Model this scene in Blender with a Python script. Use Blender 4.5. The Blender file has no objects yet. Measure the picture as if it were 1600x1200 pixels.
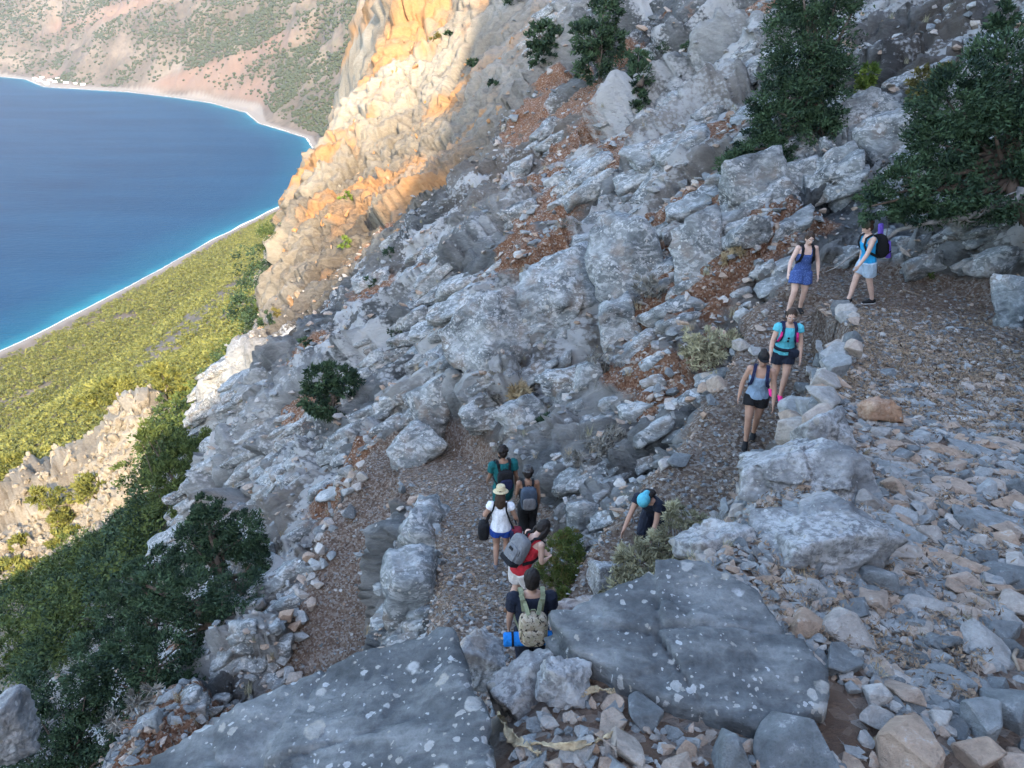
import bpy, bmesh, math, random
import numpy as np
from mathutils import Vector, Matrix, Euler

# ------------------------------------------------------------------ camera, sky, sun, exposure
scene = bpy.context.scene
COL = scene.collection
PITCH = math.radians(28.0)
FPX = 1164.0                      # focal length in pixels of a 1600 px wide frame
cam_data = bpy.data.cameras.new('camera')
cam_data.sensor_width = 36.0
cam_data.lens = 36.0 * FPX / 1600.0
cam_data.clip_start = 0.05
cam_data.clip_end = 20000.0
cam = bpy.data.objects.new('camera', cam_data)
cam.location = (0, 0, 0)
cam.rotation_euler = (math.radians(90) - PITCH, 0, 0)
COL.objects.link(cam)
scene.camera = cam

SUN_AZ, SUN_EL = math.radians(18.0), math.radians(30.0)      # behind the camera, to the right
SUN = np.array([math.sin(SUN_AZ) * math.cos(SUN_EL), -math.cos(SUN_AZ) * math.cos(SUN_EL), math.sin(SUN_EL)])
world = bpy.data.worlds.new('World')
scene.world = world
world.use_nodes = True
wn = world.node_tree.nodes
wl = world.node_tree.links
wn.clear()
sky = wn.new('ShaderNodeTexSky')
sky.sky_type = 'NISHITA'
sky.sun_disc = False
sky.sun_elevation = SUN_EL
sky.sun_rotation = math.pi - SUN_AZ      # clockwise from +Y seen from above
sky.air_density = 1.0
sky.dust_density = 1.2
sky.ozone_density = 0.4
bg = wn.new('ShaderNodeBackground')
bg.inputs['Strength'].default_value = 0.15
wo = wn.new('ShaderNodeOutputWorld')
wl.new(sky.outputs[0], bg.inputs['Color'])
wl.new(bg.outputs[0], wo.inputs['Surface'])

sun_data = bpy.data.lights.new('sun', 'SUN')
sun_data.energy = 2.0
sun_data.angle = math.radians(0.53)
sun_data.color = (1.0, 0.79, 0.53)
sun = bpy.data.objects.new('sun', sun_data)
sun.rotation_euler = Vector(SUN.tolist()).to_track_quat('Z', 'Y').to_euler()
sun.location = (60, -70, 60)
COL.objects.link(sun)

scene.view_settings.view_transform = 'Standard'
scene.view_settings.look = 'None'
scene.view_settings.exposure = 2.5
scene.view_settings.gamma = 1.0
scene.view_settings.use_curve_mapping = False
scene.cycles.max_bounces = 4
scene.cycles.adaptive_threshold = 0.02
scene.cycles.diffuse_bounces = 2
scene.cycles.glossy_bounces = 2
scene.cycles.transmission_bounces = 2
scene.cycles.transparent_max_bounces = 6
scene.cycles.volume_bounces = 0
scene.cycles.use_denoising = True

random.seed(7)
RNG = np.random.default_rng(11)
R = math.radians
SEA = -320.0

# ------------------------------------------------------------------ helpers
CP, SP = math.cos(PITCH), math.sin(PITCH)
def PX(u, v, t):
    """world point seen at photo pixel (u, v) at depth t metres along the view axis"""
    a, b = (u - 800.0) / FPX, (600.0 - v) / FPX
    return np.array([a * t, (CP + b * SP) * t, (-SP + b * CP) * t])

def tag(o, label=None, cat=None, group=None, kind=None):
    if label: o['label'] = label
    if cat: o['category'] = cat
    if group: o['group'] = group
    if kind: o['kind'] = kind
    return o

def link(o, parent=None):
    COL.objects.link(o)
    if parent is not None: o.parent = parent
    return o

def empty(name, loc=(0, 0, 0), rz=0.0):
    o = bpy.data.objects.new(name, None)
    o.location = loc
    o.rotation_euler = (0, 0, rz)
    o.empty_display_size = 0.2
    return link(o)

def mesh_np(name, verts, faces, mat=None, parent=None, smooth=False, attrs=None):
    """verts (n,3), faces (m,k) arrays of one polygon size (or list of lists)"""
    me = bpy.data.meshes.new(name)
    verts = np.asarray(verts, dtype=np.float32)
    if isinstance(faces, np.ndarray):
        m, k = faces.shape
        me.vertices.add(len(verts)); me.vertices.foreach_set('co', verts.ravel())
        me.loops.add(m * k); me.loops.foreach_set('vertex_index', faces.astype(np.int32).ravel())
        me.polygons.add(m)
        me.polygons.foreach_set('loop_start', np.arange(0, m * k, k, dtype=np.int32))
        me.polygons.foreach_set('loop_total', np.full(m, k, dtype=np.int32))
        me.update(calc_edges=True)
    else:
        me.from_pydata(verts.tolist(), [], faces)
    if smooth:
        me.polygons.foreach_set('use_smooth', np.ones(len(me.polygons), dtype=bool))
    if attrs:
        for k, a in attrs.items():
            at = me.attributes.new(k, 'FLOAT', 'POINT')
            at.data.foreach_set('value', np.asarray(a, dtype=np.float32))
    if mat: me.materials.append(mat)
    o = bpy.data.objects.new(name, me)
    link(o, parent)
    return o

def copy_tree(o, parent=None):
    c = o.copy()
    COL.objects.link(c)
    if parent is not None:
        c.parent = parent
    for ch in list(o.children):
        copy_tree(ch, c)
    return c

# --- vectorised noise
def _h(ix, iy, iz, s):
    n = (ix.astype(np.uint32) * np.uint32(374761393) + iy.astype(np.uint32) * np.uint32(668265263)
         + iz.astype(np.uint32) * np.uint32(2147483647) + np.uint32((s * 974711 + 12345) & 0xffffffff))
    n = (n ^ (n >> np.uint32(13))) * np.uint32(1274126177)
    n = (n ^ (n >> np.uint32(16))) * np.uint32(2246822519)
    return n ^ (n >> np.uint32(15))

def _u(h):
    return (h & np.uint32(0xffff)).astype(np.float32) / 65535.0

def vnoise(p, seed=0):
    """smooth value noise, about -1..1"""
    p = np.asarray(p, dtype=np.float32)
    f = np.floor(p)
    i = f.astype(np.int64)
    w = p - f
    w = w * w * w * (w * (w * 6 - 15) + 10)
    r = 0
    for dx in (0, 1):
        wx = w[:, 0] if dx else 1 - w[:, 0]
        for dy in (0, 1):
            wy = w[:, 1] if dy else 1 - w[:, 1]
            for dz in (0, 1):
                wz = w[:, 2] if dz else 1 - w[:, 2]
                r = r + wx * wy * wz * _u(_h(i[:, 0] + dx, i[:, 1] + dy, i[:, 2] + dz, seed))
    return r * 2 - 1

def fbm(p, octaves=4, seed=0, gain=0.5, ridged=False):
    r, a, tot = 0, 1.0, 0.0
    q = np.asarray(p, dtype=np.float32)
    for k in range(octaves):
        n = vnoise(q, seed + k * 17)
        if ridged: n = 1 - 2 * np.abs(n)
        r = r + a * n
        tot += a
        a *= gain
        q = q * 2.03 + 11.7
    return r / tot

def facet(p, seed=0, tilt=1.0):
    """blocky rock: every Voronoi cell is its own tilted plane; returns (offset, edge distance)"""
    p = np.asarray(p, dtype=np.float32)
    b = np.floor(p - 0.5)
    i = b.astype(np.int64)
    d1 = np.full(len(p), 1e9, dtype=np.float32)
    d2 = d1.copy()
    out = np.zeros(len(p), dtype=np.float32)
    for dx in (0, 1):
        for dy in (0, 1):
            for dz in (0, 1):
                cx, cy, cz = i[:, 0] + dx, i[:, 1] + dy, i[:, 2] + dz
                h = _h(cx, cy, cz, seed)
                h2 = _h(cx, cy, cz, seed + 91)
                c = np.stack([cx + 0.15 + 0.7 * _u(h), cy + 0.15 + 0.7 * _u(h >> np.uint32(8)), cz + 0.15 + 0.7 * _u(h >> np.uint32(16))], 1)
                v = p - c
                d = (v * v).sum(1)
                val = (_u(h2) * 2 - 1) * 0.6 + tilt * (v[:, 0] * (_u(h2 >> np.uint32(6)) * 2 - 1) + v[:, 1] * (_u(h2 >> np.uint32(11)) * 2 - 1)
                                                       + v[:, 2] * (_u(h2 >> np.uint32(16)) * 2 - 1))
                near = d < d1
                d2 = np.where(near, d1, np.minimum(d2, d))
                out = np.where(near, val, out)
                d1 = np.where(near, d, d1)
    return out, np.sqrt(d2) - np.sqrt(d1)

def smooth01(x):
    x = np.clip(x, 0, 1)
    return x * x * (3 - 2 * x)

# --- node helpers
class NT:
    def __init__(self, name):
        self.m = bpy.data.materials.new(name)
        self.m.use_nodes = True
        self.t = self.m.node_tree
        self.n, self.l = self.t.nodes, self.t.links
        self.n.clear()
        self.out = self.n.new('ShaderNodeOutputMaterial')
        self.b = self.n.new('ShaderNodeBsdfPrincipled')
        self.l.new(self.b.outputs[0], self.out.inputs['Surface'])
        self.b.inputs['Specular IOR Level'].default_value = 0.3
    def put(self, sock, v):
        if hasattr(v, 'is_linked') or isinstance(v, bpy.types.NodeSocket): self.l.new(v, sock)
        elif v is not None: sock.default_value = v
    def pos(self):
        return self.n.new('ShaderNodeNewGeometry').outputs['Position']
    def obj(self):
        return self.n.new('ShaderNodeTexCoord').outputs['Object']
    def attr(self, name):
        a = self.n.new('ShaderNodeAttribute'); a.attribute_name = name
        return a.outputs['Fac']
    def vec(self, v, scale=(1, 1, 1), rot=(0, 0, 0), loc=(0, 0, 0)):
        m = self.n.new('ShaderNodeMapping')
        self.l.new(v, m.inputs['Vector'])
        m.inputs['Scale'].default_value = scale
        m.inputs['Rotation'].default_value = rot
        m.inputs['Location'].default_value = loc
        return m.outputs[0]
    def noise(self, v, scale, detail=4, rough=0.55, dist=0.0, col=False):
        n = self.n.new('ShaderNodeTexNoise')
        if v is not None: self.l.new(v, n.inputs['Vector'])
        n.inputs['Scale'].default_value = scale
        n.inputs['Detail'].default_value = detail
        n.inputs['Roughness'].default_value = rough
        n.inputs['Distortion'].default_value = dist
        return n.outputs['Color' if col else 'Fac']
    def voro(self, v, scale, feature='F1', out='Distance', rand=1.0):
        n = self.n.new('ShaderNodeTexVoronoi')
        n.feature = feature
        if v is not None: self.l.new(v, n.inputs['Vector'])
        n.inputs['Scale'].default_value = scale
        n.inputs['Randomness'].default_value = rand
        return n.outputs[out]
    def ramp(self, f, stops, interp='LINEAR'):
        n = self.n.new('ShaderNodeValToRGB')
        n.color_ramp.interpolation = interp
        e = n.color_ramp.elements
        while len(e) < len(stops): e.new(0.5)
        for k, (p, c) in enumerate(stops):
            e[k].position = p
            e[k].color = (c, c, c, 1) if isinstance(c, (int, float)) else (c[0], c[1], c[2], 1)
        self.put(n.inputs[0], f)
        return n.outputs[0]
    def math(self, op, a, b=None, c=None, clamp=False):
        n = self.n.new('ShaderNodeMath'); n.operation = op; n.use_clamp = clamp
        self.put(n.inputs[0], a)
        if b is not None: self.put(n.inputs[1], b)
        if c is not None: self.put(n.inputs[2], c)
        return n.outputs[0]
    def maprange(self, v, a, b, c=0.0, d=1.0, smooth=False):
        n = self.n.new('ShaderNodeMapRange')
        if smooth: n.interpolation_type = 'SMOOTHSTEP'
        self.put(n.inputs[0], v)
        for k, x in enumerate((a, b, c, d)): self.put(n.inputs[k + 1], x)
        return n.outputs[0]
    def mix(self, f, a, b, mode='MIX'):
        n = self.n.new('ShaderNodeMix'); n.data_type = 'RGBA'; n.blend_type = mode
        self.put(n.inputs[0], f)
        for s, v in ((n.inputs[6], a), (n.inputs[7], b)):
            if isinstance(v, (tuple, list)): v = (v[0], v[1], v[2], 1.0)
            self.put(s, v)
        return n.outputs[2]
    def bump(self, h, strength=0.5, dist=0.1, normal=None):
        n = self.n.new('ShaderNodeBump')
        n.inputs['Strength'].default_value = strength
        n.inputs['Distance'].default_value = dist
        self.l.new(h, n.inputs['Height'])
        if normal is not None: self.l.new(normal, n.inputs['Normal'])
        return n.outputs[0]
    def vadd(self, a, b, s=1.0):
        m = self.n.new('ShaderNodeVectorMath'); m.operation = 'MULTIPLY_ADD'
        self.l.new(b, m.inputs[0]); m.inputs[1].default_value = (s, s, s); self.l.new(a, m.inputs[2])
        return m.outputs[0]
    def done(self, color, rough=0.9, normal=None):
        self.put(self.b.inputs['Base Color'], (color[0], color[1], color[2], 1) if isinstance(color, (tuple, list)) else color)
        self.put(self.b.inputs['Roughness'], rough)
        if normal is not None: self.l.new(normal, self.b.inputs['Normal'])
        return self.m

def plain(name, color, rough=0.8, var=0.12, scale=30, bump=0.0, fold=False):
    t = NT(name)
    v = t.obj()
    n = t.noise(v, scale, 5)
    if fold: n = t.math('ADD', t.math('MULTIPLY', n, 0.35), t.math('MULTIPLY', t.noise(t.vec(v, (1, 1, 0.45)), 17, 3, 0.5, 0.8), 0.65))
    lo = tuple(c * (1 - var) for c in color); hi = tuple(min(1, c * (1 + var)) for c in color)
    c = t.ramp(n, [(0.3, lo), (0.7, hi)])
    nm = t.bump(n, bump, 0.05 if fold else 0.01) if bump else None
    return t.done(c, rough, nm)
# ------------------------------------------------------------------ terrain: one height function for the whole place
PATH_A = [(0.5, -6, -0.4), (0.6, -3, -1.0), (0.85, 0, -1.6), (1.26, 1.34, -2.0), (1.84, 1.98, -2.18), (2.36, 2.69, -2.4), (3.38, 4.54, -2.92), (4.41, 6.64, -3.5), (6.9, 10.9, -4.85), (7.2, 13.2, -5.42)]
PATH_B = [(6.6, 14.0, -5.55), (5.6, 13.4, -5.65), (4.75, 11.8, -6.1), (3.8, 10.2, -6.5), (2.0, 8.0, -7.05), (0.7, 6.5, -7.4), (0.0, 6.2, -7.55)]
PATH_C = [(-0.1, 6.6, -7.65), (0.0, 8.3, -8.2), (-0.3, 10.2, -9.0), (-0.5, 11.8, -9.45), (-1.5, 14.6, -10.3), (-2.8, 16.5, -11.0)]
PATH_D = [(-3.2, 16.4, -11.3), (-3.8, 14.7, -12.1), (-3.95, 13.1, -13.0), (-4.2, 12.0, -13.7), (-4.7, 10, -14.6), (-5.2, 7, -15.8)]
PATHS = [(PATH_A, 1.0), (PATH_B, 0.75), (PATH_C, 0.9), (PATH_D, 0.85)]

CTRL = []
def cw(*pts): CTRL.extend(pts)
def cpx(*pts): CTRL.extend(tuple(PX(*p)) for p in pts)
for pl, hw in PATHS: cw(*pl)
# uphill side of the upper trail, and the mountain beside and behind the camera
cw((3.6, 0.5, -1.5), (4.6, 2.5, -1.4), (5.4, 5.0, -1.8), (7.0, 8.0, -2.6), (8.4, 11.0, -4.4), (9.3, 14.2, -4.7), (7.9, 15.6, -4.9),
   (7, 1, 1.0), (8, 5, 0.6), (10, 9, 0.2), (12.5, 13, -0.6), (5, -3, 1.0), (9, -6, 4.5), (14, 3, 6.5), (18, 12, 6), (22, 0, 13), (20, 25, 4), (30, 12, 18), (30, -15, 17), (16, -20, 6))
# below the upper trail, to the lower switchbacks
cw((0.0, 2.6, -3.3), (1.2, 3.7, -3.5), (0.2, 3.6, -4.8), (1.4, 5.2, -5.8), (-0.9, 2.2, -3.6), (-1.2, 4.0, -6.2), (2.3, 6.3, -5.0), (3.9, 9.3, -5.8), (-0.6, 1.0, -2.2), (-1.5, 0.5, -2.6), (-0.3, 1.7, -2.45), (3.1, 7.6, -5.4),
   (-2.5, 1.5, -5.2), (-3.5, 4.0, -9.5), (-2.4, 6.5, -10.0), (-3.2, 9.0, -12.6), (-1.9, 9.5, -9.6), (-2.0, 12.4, -10.0), (-2.4, 14.0, -10.6), (-3.0, 12.2, -12.6),
   (-4, -2, -6), (-8, -8, -10), (-9, 3, -15.5), (-2.0, -4, -2.4))
cw((1.8, 11.5, -8.0), (3.0, 12.6, -7.2), (1.0, 10.0, -8.1), (0.9, 8.6, -7.8), (1.6, 13.6, -8.3), (0.4, 14.5, -9.2), (4.4, 14.2, -6.3))
# outcrop and slope beyond the hairpins
cpx((640, 715, 18.6), (700, 620, 19.0), (760, 640, 17.8), (800, 560, 18.8), (980, 600, 15.8), (870, 470, 19.6), (960, 420, 20), (1020, 350, 21), (1090, 430, 16.8),
    (1180, 350, 16.8), (1240, 240, 18.8), (1330, 250, 17.5), (1400, 200, 18.5), (1500, 100, 20), (1580, 20, 21), (1450, 10, 25), (1350, 60, 25), (1250, 30, 28),
    (1100, 300, 20), (1050, 230, 24), (1120, 180, 24), (1150, 60, 32), (1050, 20, 44), (950, 20, 62), (1000, 110, 38), (900, 100, 50), (900, 250, 34), (980, 300, 24.5),
    (850, 180, 46), (800, 300, 33), (750, 250, 44), (800, 380, 25), (700, 350, 36), (650, 430, 35), (700, 480, 26), (620, 520, 29), (760, 100, 82), (720, 200, 72), (740, 10, 95), (850, 30, 77),
    (640, 300, 64), (600, 400, 50), (560, 350, 65), (500, 400, 66), (600, 200, 89), (680, 100, 96), (660, 20, 102), (620, 60, 100), (480, 480, 54), (540, 450, 48), (520, 290, 81), (580, 280, 76), (650, 200, 85), (440, 450, 68))
# skyline of the sunlit buttress, from the top down
SKYLINE = [(597, -40, 108), (594, 20, 106), (586, 95, 102), (555, 140, 98), (512, 230, 92), (446, 296, 86), (436, 345, 82), (416, 440, 74), (392, 520, 62), (352, 610, 50), (338, 690, 42), (318, 770, 34)]
cpx(*SKYLINE)
for u, v, t in SKYLINE[:9]:
    p = PX(u, v, t)
    cw((p[0] - 7, p[1] + 7, p[2] - 16), (p[0] - 22, p[1] + 22, p[2] - 46))
cw((-12, 150, 30), (10, 130, 22), (30, 150, 45), (60, 120, 60), (20, 75, 9), (35, 50, 17), (-2, 200, 20), (60, 200, 60))
# slope under the lower path, left of the trail
cpx((500, 500, 41), (515, 640, 27), (450, 600, 33), (430, 740, 25.5), (480, 800, 22), (400, 850, 22), (420, 900, 19.5), (400, 1000, 17.5), (300, 1080, 16.2), (220, 1160, 14.2), (560, 700, 21), (500, 700, 24))
cw((-9.5, 16, -19), (-12.5, 20, -24), (-13, 14.5, -22.5), (-11, 9, -19), (-18, 28, -29), (-17, 36, -28), (-20, 20, -31), (-22, 10, -32), (-20, -10, -26), (-40, -20, -48))
cpx((165, 950, 55), (110, 1050, 50), (215, 890, 60), (30, 1100, 60), (0, 1000, 74), (100, 880, 92), (180, 830, 95), (230, 800, 92), (250, 760, 95), (0, 900, 104))
# sunlit knob and the spur in shade behind the silhouette
cpx((250, 606, 118), (150, 672, 122), (60, 718, 122), (0, 752, 120), (150, 770, 112), (60, 830, 110), (215, 720, 108), (270, 690, 112), (400, 478, 128), (330, 560, 116), (350, 600, 100), (300, 650, 104))
cw((-85, 170, -118), (-60, 190, -110), (-120, 150, -125), (-150, 100, -125), (-130, 60, -110), (-60, 30, -70), (-45, 150, -75), (-30, 230, -60))
# wooded plain down to the shore
cpx((0, 700, 500), (100, 640, 480), (200, 600, 480), (290, 560, 560), (330, 500, 660), (400, 400, 920), (420, 350, 1080))
cw((-200, 300, -205), (-100, 300, -150), (-250, 150, -215), (-300, 0, -235), (-100, 600, -200), (-100, 1000, -230), (0, 500, -60), (150, 400, 60), (100, 900, 0), (300, 1500, 120))
def shore_pt(u, v):
    d = PX(u, v, 1.0)
    t = SEA / d[2]
    return (d[0] * t, d[1] * t, SEA)
NEAR_SHORE = [shore_pt(*p) for p in [(-350, 760), (-160, 640), (0, 551), (70, 517), (150, 476), (240, 428), (330, 377), (440, 322), (470, 300)]]
FAR_SHORE = [shore_pt(*p) for p in [(497, 262), (494, 240), (480, 216), (440, 203), (405, 193), (385, 176), (330, 161), (270, 152), (200, 144), (120, 139), (70, 136), (40, 124), (0, 120), (-200, 112), (-420, 112)]]
SHORE = np.array(NEAR_SHORE + FAR_SHORE)
# land polygon for a signed shore distance: the shore line closed round the land side
LAND = np.vstack([SHORE[:, :2], [[-9000, 9000], [9000, 9000], [9000, -4000], [-900, -4000]]])

def seg_dist(p, a, b):
    ab = b - a
    L = (ab * ab).sum()
    s = np.clip(((p - a) @ ab) / L, 0, 1)
    q = a + s[:, None] * ab
    return np.sqrt(((p - q) ** 2).sum(1)), s

def shore_sd(p):
    """metres inland (+) or offshore (-)"""
    d = np.full(len(p), 1e9)
    for k in range(len(SHORE) - 1):
        dd, _ = seg_dist(p, SHORE[k, :2], SHORE[k + 1, :2])
        d = np.minimum(d, dd)
    inside = np.zeros(len(p), dtype=bool)
    n = len(LAND)
    for k in range(n):
        x1, y1 = LAND[k]; x2, y2 = LAND[(k + 1) % n]
        if y1 == y2: continue
        c = ((p[:, 1] < y1) != (p[:, 1] < y2)) & (p[:, 0] < (x2 - x1) * (p[:, 1] - y1) / (y2 - y1) + x1)
        inside ^= c
    return np.where(inside, d, -d)

C_ = np.array(CTRL)
_sc = 1.0 + 0.12 * np.hypot(C_[:, 0], C_[:, 1])             # softness of every control point grows with its distance
def _phi(x, y):
    d2 = (x[:, None] - C_[None, :, 0]) ** 2 + (y[:, None] - C_[None, :, 1]) ** 2
    return np.sqrt(d2 + (0.5 * _sc[None, :]) ** 2)
_n = len(C_)
_A = np.zeros((_n + 3, _n + 3))
_A[:_n, :_n] = _phi(C_[:, 0], C_[:, 1]) - np.eye(_n) * 0.02 * _sc
_A[:_n, _n] = 1; _A[:_n, _n + 1] = C_[:, 0]; _A[:_n, _n + 2] = C_[:, 1]
_A[_n:, :_n] = _A[:_n, _n:].T
_W = np.linalg.lstsq(_A, np.concatenate([C_[:, 2], np.zeros(3)]), rcond=None)[0]

def rbf(x, y):
    out = np.empty(len(x))
    for k in range(0, len(x), 40000):
        s = slice(k, k + 40000)
        out[s] = _phi(x[s], y[s]) @ _W[:_n] + _W[_n] + _W[_n + 1] * x[s] + _W[_n + 2] * y[s]
    return out

# a rocky spur behind the camera shades this slope; its crest follows where the photo's shadow ends
SHADOW_EDGE = [(748, 10), (738, 90), (706, 170), (696, 235), (642, 300), (565, 400), (500, 475), (425, 550), (240, 770), (205, 800), (110, 850), (0, 905), (-150, 960)]
RIDGE_Y = -27.0
def rbf_hit(u, v):
    ts = np.exp(np.linspace(math.log(20.0), math.log(160.0), 900))
    q = ts[:, None] * PX(u, v, 1.0)
    return q[int(np.argmax(q[:, 2] < rbf(q[:, 0], q[:, 1])))]
CREST = []
for u, v in SHADOW_EDGE:
    p = rbf_hit(u, v)
    s = (RIDGE_Y - p[1]) / SUN[1]
    CREST.append((p[0] + s * SUN[0], p[2] + s * SUN[2]))
CREST.sort()
CREST = [(-140, -60)] + CREST + [(CREST[-1][0] + 40, CREST[-1][1] + 30)]

def path_blend(x, y, h):
    """flatten the switchbacks into the slope; returns height and how much each point is trail"""
    p = np.stack([x, y], 1)
    best = np.full(len(x), 1e9)
    zz = np.zeros(len(x))
    for pl, hw in PATHS:
        q = np.array(pl)
        for k in range(len(q) - 1):
            d, s = seg_dist(p, q[k, :2], q[k + 1, :2])
            d = d - hw - (0.9 * smooth01((y - 9) / 4) if pl is PATH_A else 0)
            z = q[k, 2] + s * (q[k + 1, 2] - q[k, 2])
            m = d < best
            best = np.where(m, d, best)
            zz = np.where(m, z, zz)
    w = smooth01(1 - best / 0.55)
    return h * (1 - w) + zz * w, w

def macro(x, y):
    r = np.hypot(x, y)
    h = np.zeros(len(x))
    near = r < 1500
    h[near] = rbf(x[near], y[near])
    w = np.zeros(len(x))
    pm = r < 22
    if pm.any():
        h[pm], w[pm] = path_blend(x[pm], y[pm], h[pm])
    # the spur behind the camera
    cr = (y < -4) & (r < 420)
    if cr.any():
        c = np.array(CREST)
        yy = y[cr]
        prof = np.interp(x[cr], c[:, 0], c[:, 1]) - np.where(yy > RIDGE_Y, (yy - RIDGE_Y) * 1.3, (RIDGE_Y - yy) * 0.25)
        k = smooth01((-6 - yy) / 12)
        h[cr] = h[cr] * (1 - k) + prof * k
    far = r > 180
    if far.any():
        p = np.stack([x[far], y[far]], 1)
        sd = shore_sd(p)
        fx, fy = p[:, 0], p[:, 1]
        rf = r[far]
        isfar = smooth01((fy - 1350 - 0.25 * fx) / 250)      # the mountain across the bay
        n3 = np.stack([fx / 420, fy / 420, np.zeros_like(fx)], 1)
        ridg = fbm(n3, 5, 3, 0.5, True)
        rise = np.maximum(sd - 22, 0)
        flat = 60 * smooth01((-fx - 1250) / 250) * smooth01((2150 + fx) / 200)
        rise2 = np.maximum(rise - flat, 0)
        hm = SEA + 2 + 0.05 * np.minimum(rise, 60) + rise2 * 0.62 + (ridg * 70 + 30) * smooth01(rise2 / 260)
        hm = np.minimum(hm, 240 + 40 * ridg)
        hp = SEA + 1.5 + sd * 0.2
        g = np.where(rf < 1500, h[far], 0.0)
        wn_ = smooth01((sd - 30) / 200)
        g = np.where(sd > 0, np.minimum(hp, g) * (1 - wn_) + g * wn_, g)
        g = np.where(sd > 0, np.maximum(g, SEA + 0.8 + np.minimum(sd * 0.06, 4)), g)
        g = g * (1 - isfar) + hm * isfar
        g = np.where(sd < 0, np.maximum(SEA + sd * 0.08, SEA - 6), g)
        k = smooth01((rf - 180) / 120)
        h[far] = h[far] * (1 - k) + g * k
    return h, w

def soil_mask(x, y, z):
    """red earth and scree between the rock, in bands down the fall line"""
    p = np.stack([x * 0.11 + z * 0.05, y * 0.16, z * 0.05], 1)
    n = fbm(p, 4, 41)
    m = smooth01((n - 0.20) / 0.2)
    for u, v, t, rad in SOIL_SPOTS:
        c = PX(u, v, t)
        d = np.sqrt(((x - c[0]) * 0.8) ** 2 + (y - c[1]) ** 2 + ((z - c[2]) * 0.8) ** 2)
        m = np.maximum(m, smooth01(1.25 - d / rad + 0.5 * n))
    return m

SOIL_SPOTS = [(930, 240, 36, 3.2), (900, 300, 31, 2.4), (870, 350, 28, 2.0), (840, 400, 24, 1.5), (790, 420, 25, 1.6), (1090, 310, 19.5, 1.5), (1060, 300, 21, 1.2), (960, 190, 40, 2.5), (560, 720, 21, 1.6), (520, 760, 21.5, 1.5), (500, 470, 46, 1.6), (640, 470, 33, 1.6), (490, 560, 35, 1.5), (470, 640, 30, 1.4), (600, 480, 38, 2.0),
              (280, 1110, 15.6, 1.2), (200, 1170, 14.2, 1.1), (1130, 190, 24, 1.3), (1540, 520, 11.5, 1.8), (880, 590, 16.6, 0.7), (700, 640, 19, 0.7), (1050, 380, 17.5, 0.8)]
STRATA = np.array([[0.80, 0.10, 0.59], [-0.12, 0.99, 0.0], [-0.59, -0.07, 0.80]])
def rock_disp(P, r, amp_mask, sheer=None):
    """blocky limestone relief along the normal, coarser with distance (metres)"""
    q = P @ STRATA.T
    q = q + 0.35 * np.stack([vnoise(P / 3.1 + 5, 61), vnoise(P / 3.1 + 9, 62), vnoise(P / 3.1 + 2, 63)], 1) * np.clip(r / 25, 0.4, 3)[:, None]
    d = np.zeros(len(P))
    for size, amp, r0, r1, el in ((9.0, 1.0, 34, 60, 0.35), (4.4, 0.95, 15, 26, 0.24), (2.0, 0.62, 8, 14, 0.24), (0.95, 0.30, 5, 9, 0.4), (0.45, 0.13, 2, 5, 0.6)):
        k = smooth01((r - r0) / (r1 - r0)) * smooth01((size / 0.009 - r) / (0.3 * size / 0.009))
        m = k > 0.001
        if m.any():
            f, e = facet(q[m] * np.array([el, 1.0, 1.25]) / size, int(size * 10), 1.5)
            f = f - 0.45 * smooth01(1 - e / 0.07) - 0.12
            d[m] += f * amp * k[m] * (1 - 0.85 * sheer[m])
    m = sheer > 0.02
    if m.any():                       # the sheer wall: tall narrow pillars split by vertical joints
        qs = P[m] + 0.5 * np.stack([vnoise(P[m] / 4, 64), vnoise(P[m] / 4, 65), vnoise(P[m] / 4, 66)], 1)
        ds = np.zeros(m.sum())
        for size, amp in ((6.0, 0.9), (2.6, 0.55), (1.2, 0.30), (0.6, 0.15)):
            f, e = facet(qs * np.array([1.0, 1.0, 0.34]) / size, int(size * 10) + 3, 1.3)
            ds += amp * (f - 0.5 * smooth01(1 - e / 0.08))
        ds += 0.22 * fbm(qs / 1.1, 4, 91, 0.6, True)
        d[m] += ds * sheer[m]
    d += fbm(P / 1.1, 5, 77, 0.6, True) * 0.11 * np.clip(r / 18, 0.35, 3.5)
    return d * amp_mask

def polar_sheet(name, azs, rs, near=True):
    A, Rr = np.meshgrid(azs, rs)
    x, y = (Rr * np.sin(A)).ravel(), (Rr * np.cos(A)).ravel()
    na, nr = len(azs), len(rs)
    h, w = macro(x, y)
    r = Rr.ravel()
    P = np.stack([x, y, h], 1)
    G = P.reshape(nr, na, 3)
    da = np.gradient(G, axis=1); dr = np.gradient(G, axis=0)
    N = np.cross(da.reshape(-1, 3), dr.reshape(-1, 3))
    N /= np.linalg.norm(N, axis=1)[:, None] + 1e-9
    N *= np.sign(N[:, 2:3] + 1e-9)
    steep = 1 - N[:, 2]
    soil = soil_mask(x, y, h) * smooth01((0.62 - steep) / 0.25) * smooth01((90 - r) / 30)
    soil = np.maximum(soil, w)
    return P, N, r, w, soil, steep, na, nr

def grid_faces(na, nr, wrap=False):
    i = np.arange(na - (0 if wrap else 1))
    j = np.arange(nr - 1)
    I, J = np.meshgrid(i, j)
    I2 = (I + 1) % na
    a = J * na + I; b = J * na + I2; c = (J + 1) * na + I2; d = (J + 1) * na + I
    return np.stack([a, d, c, b], -1).reshape(-1, 4)
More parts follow.
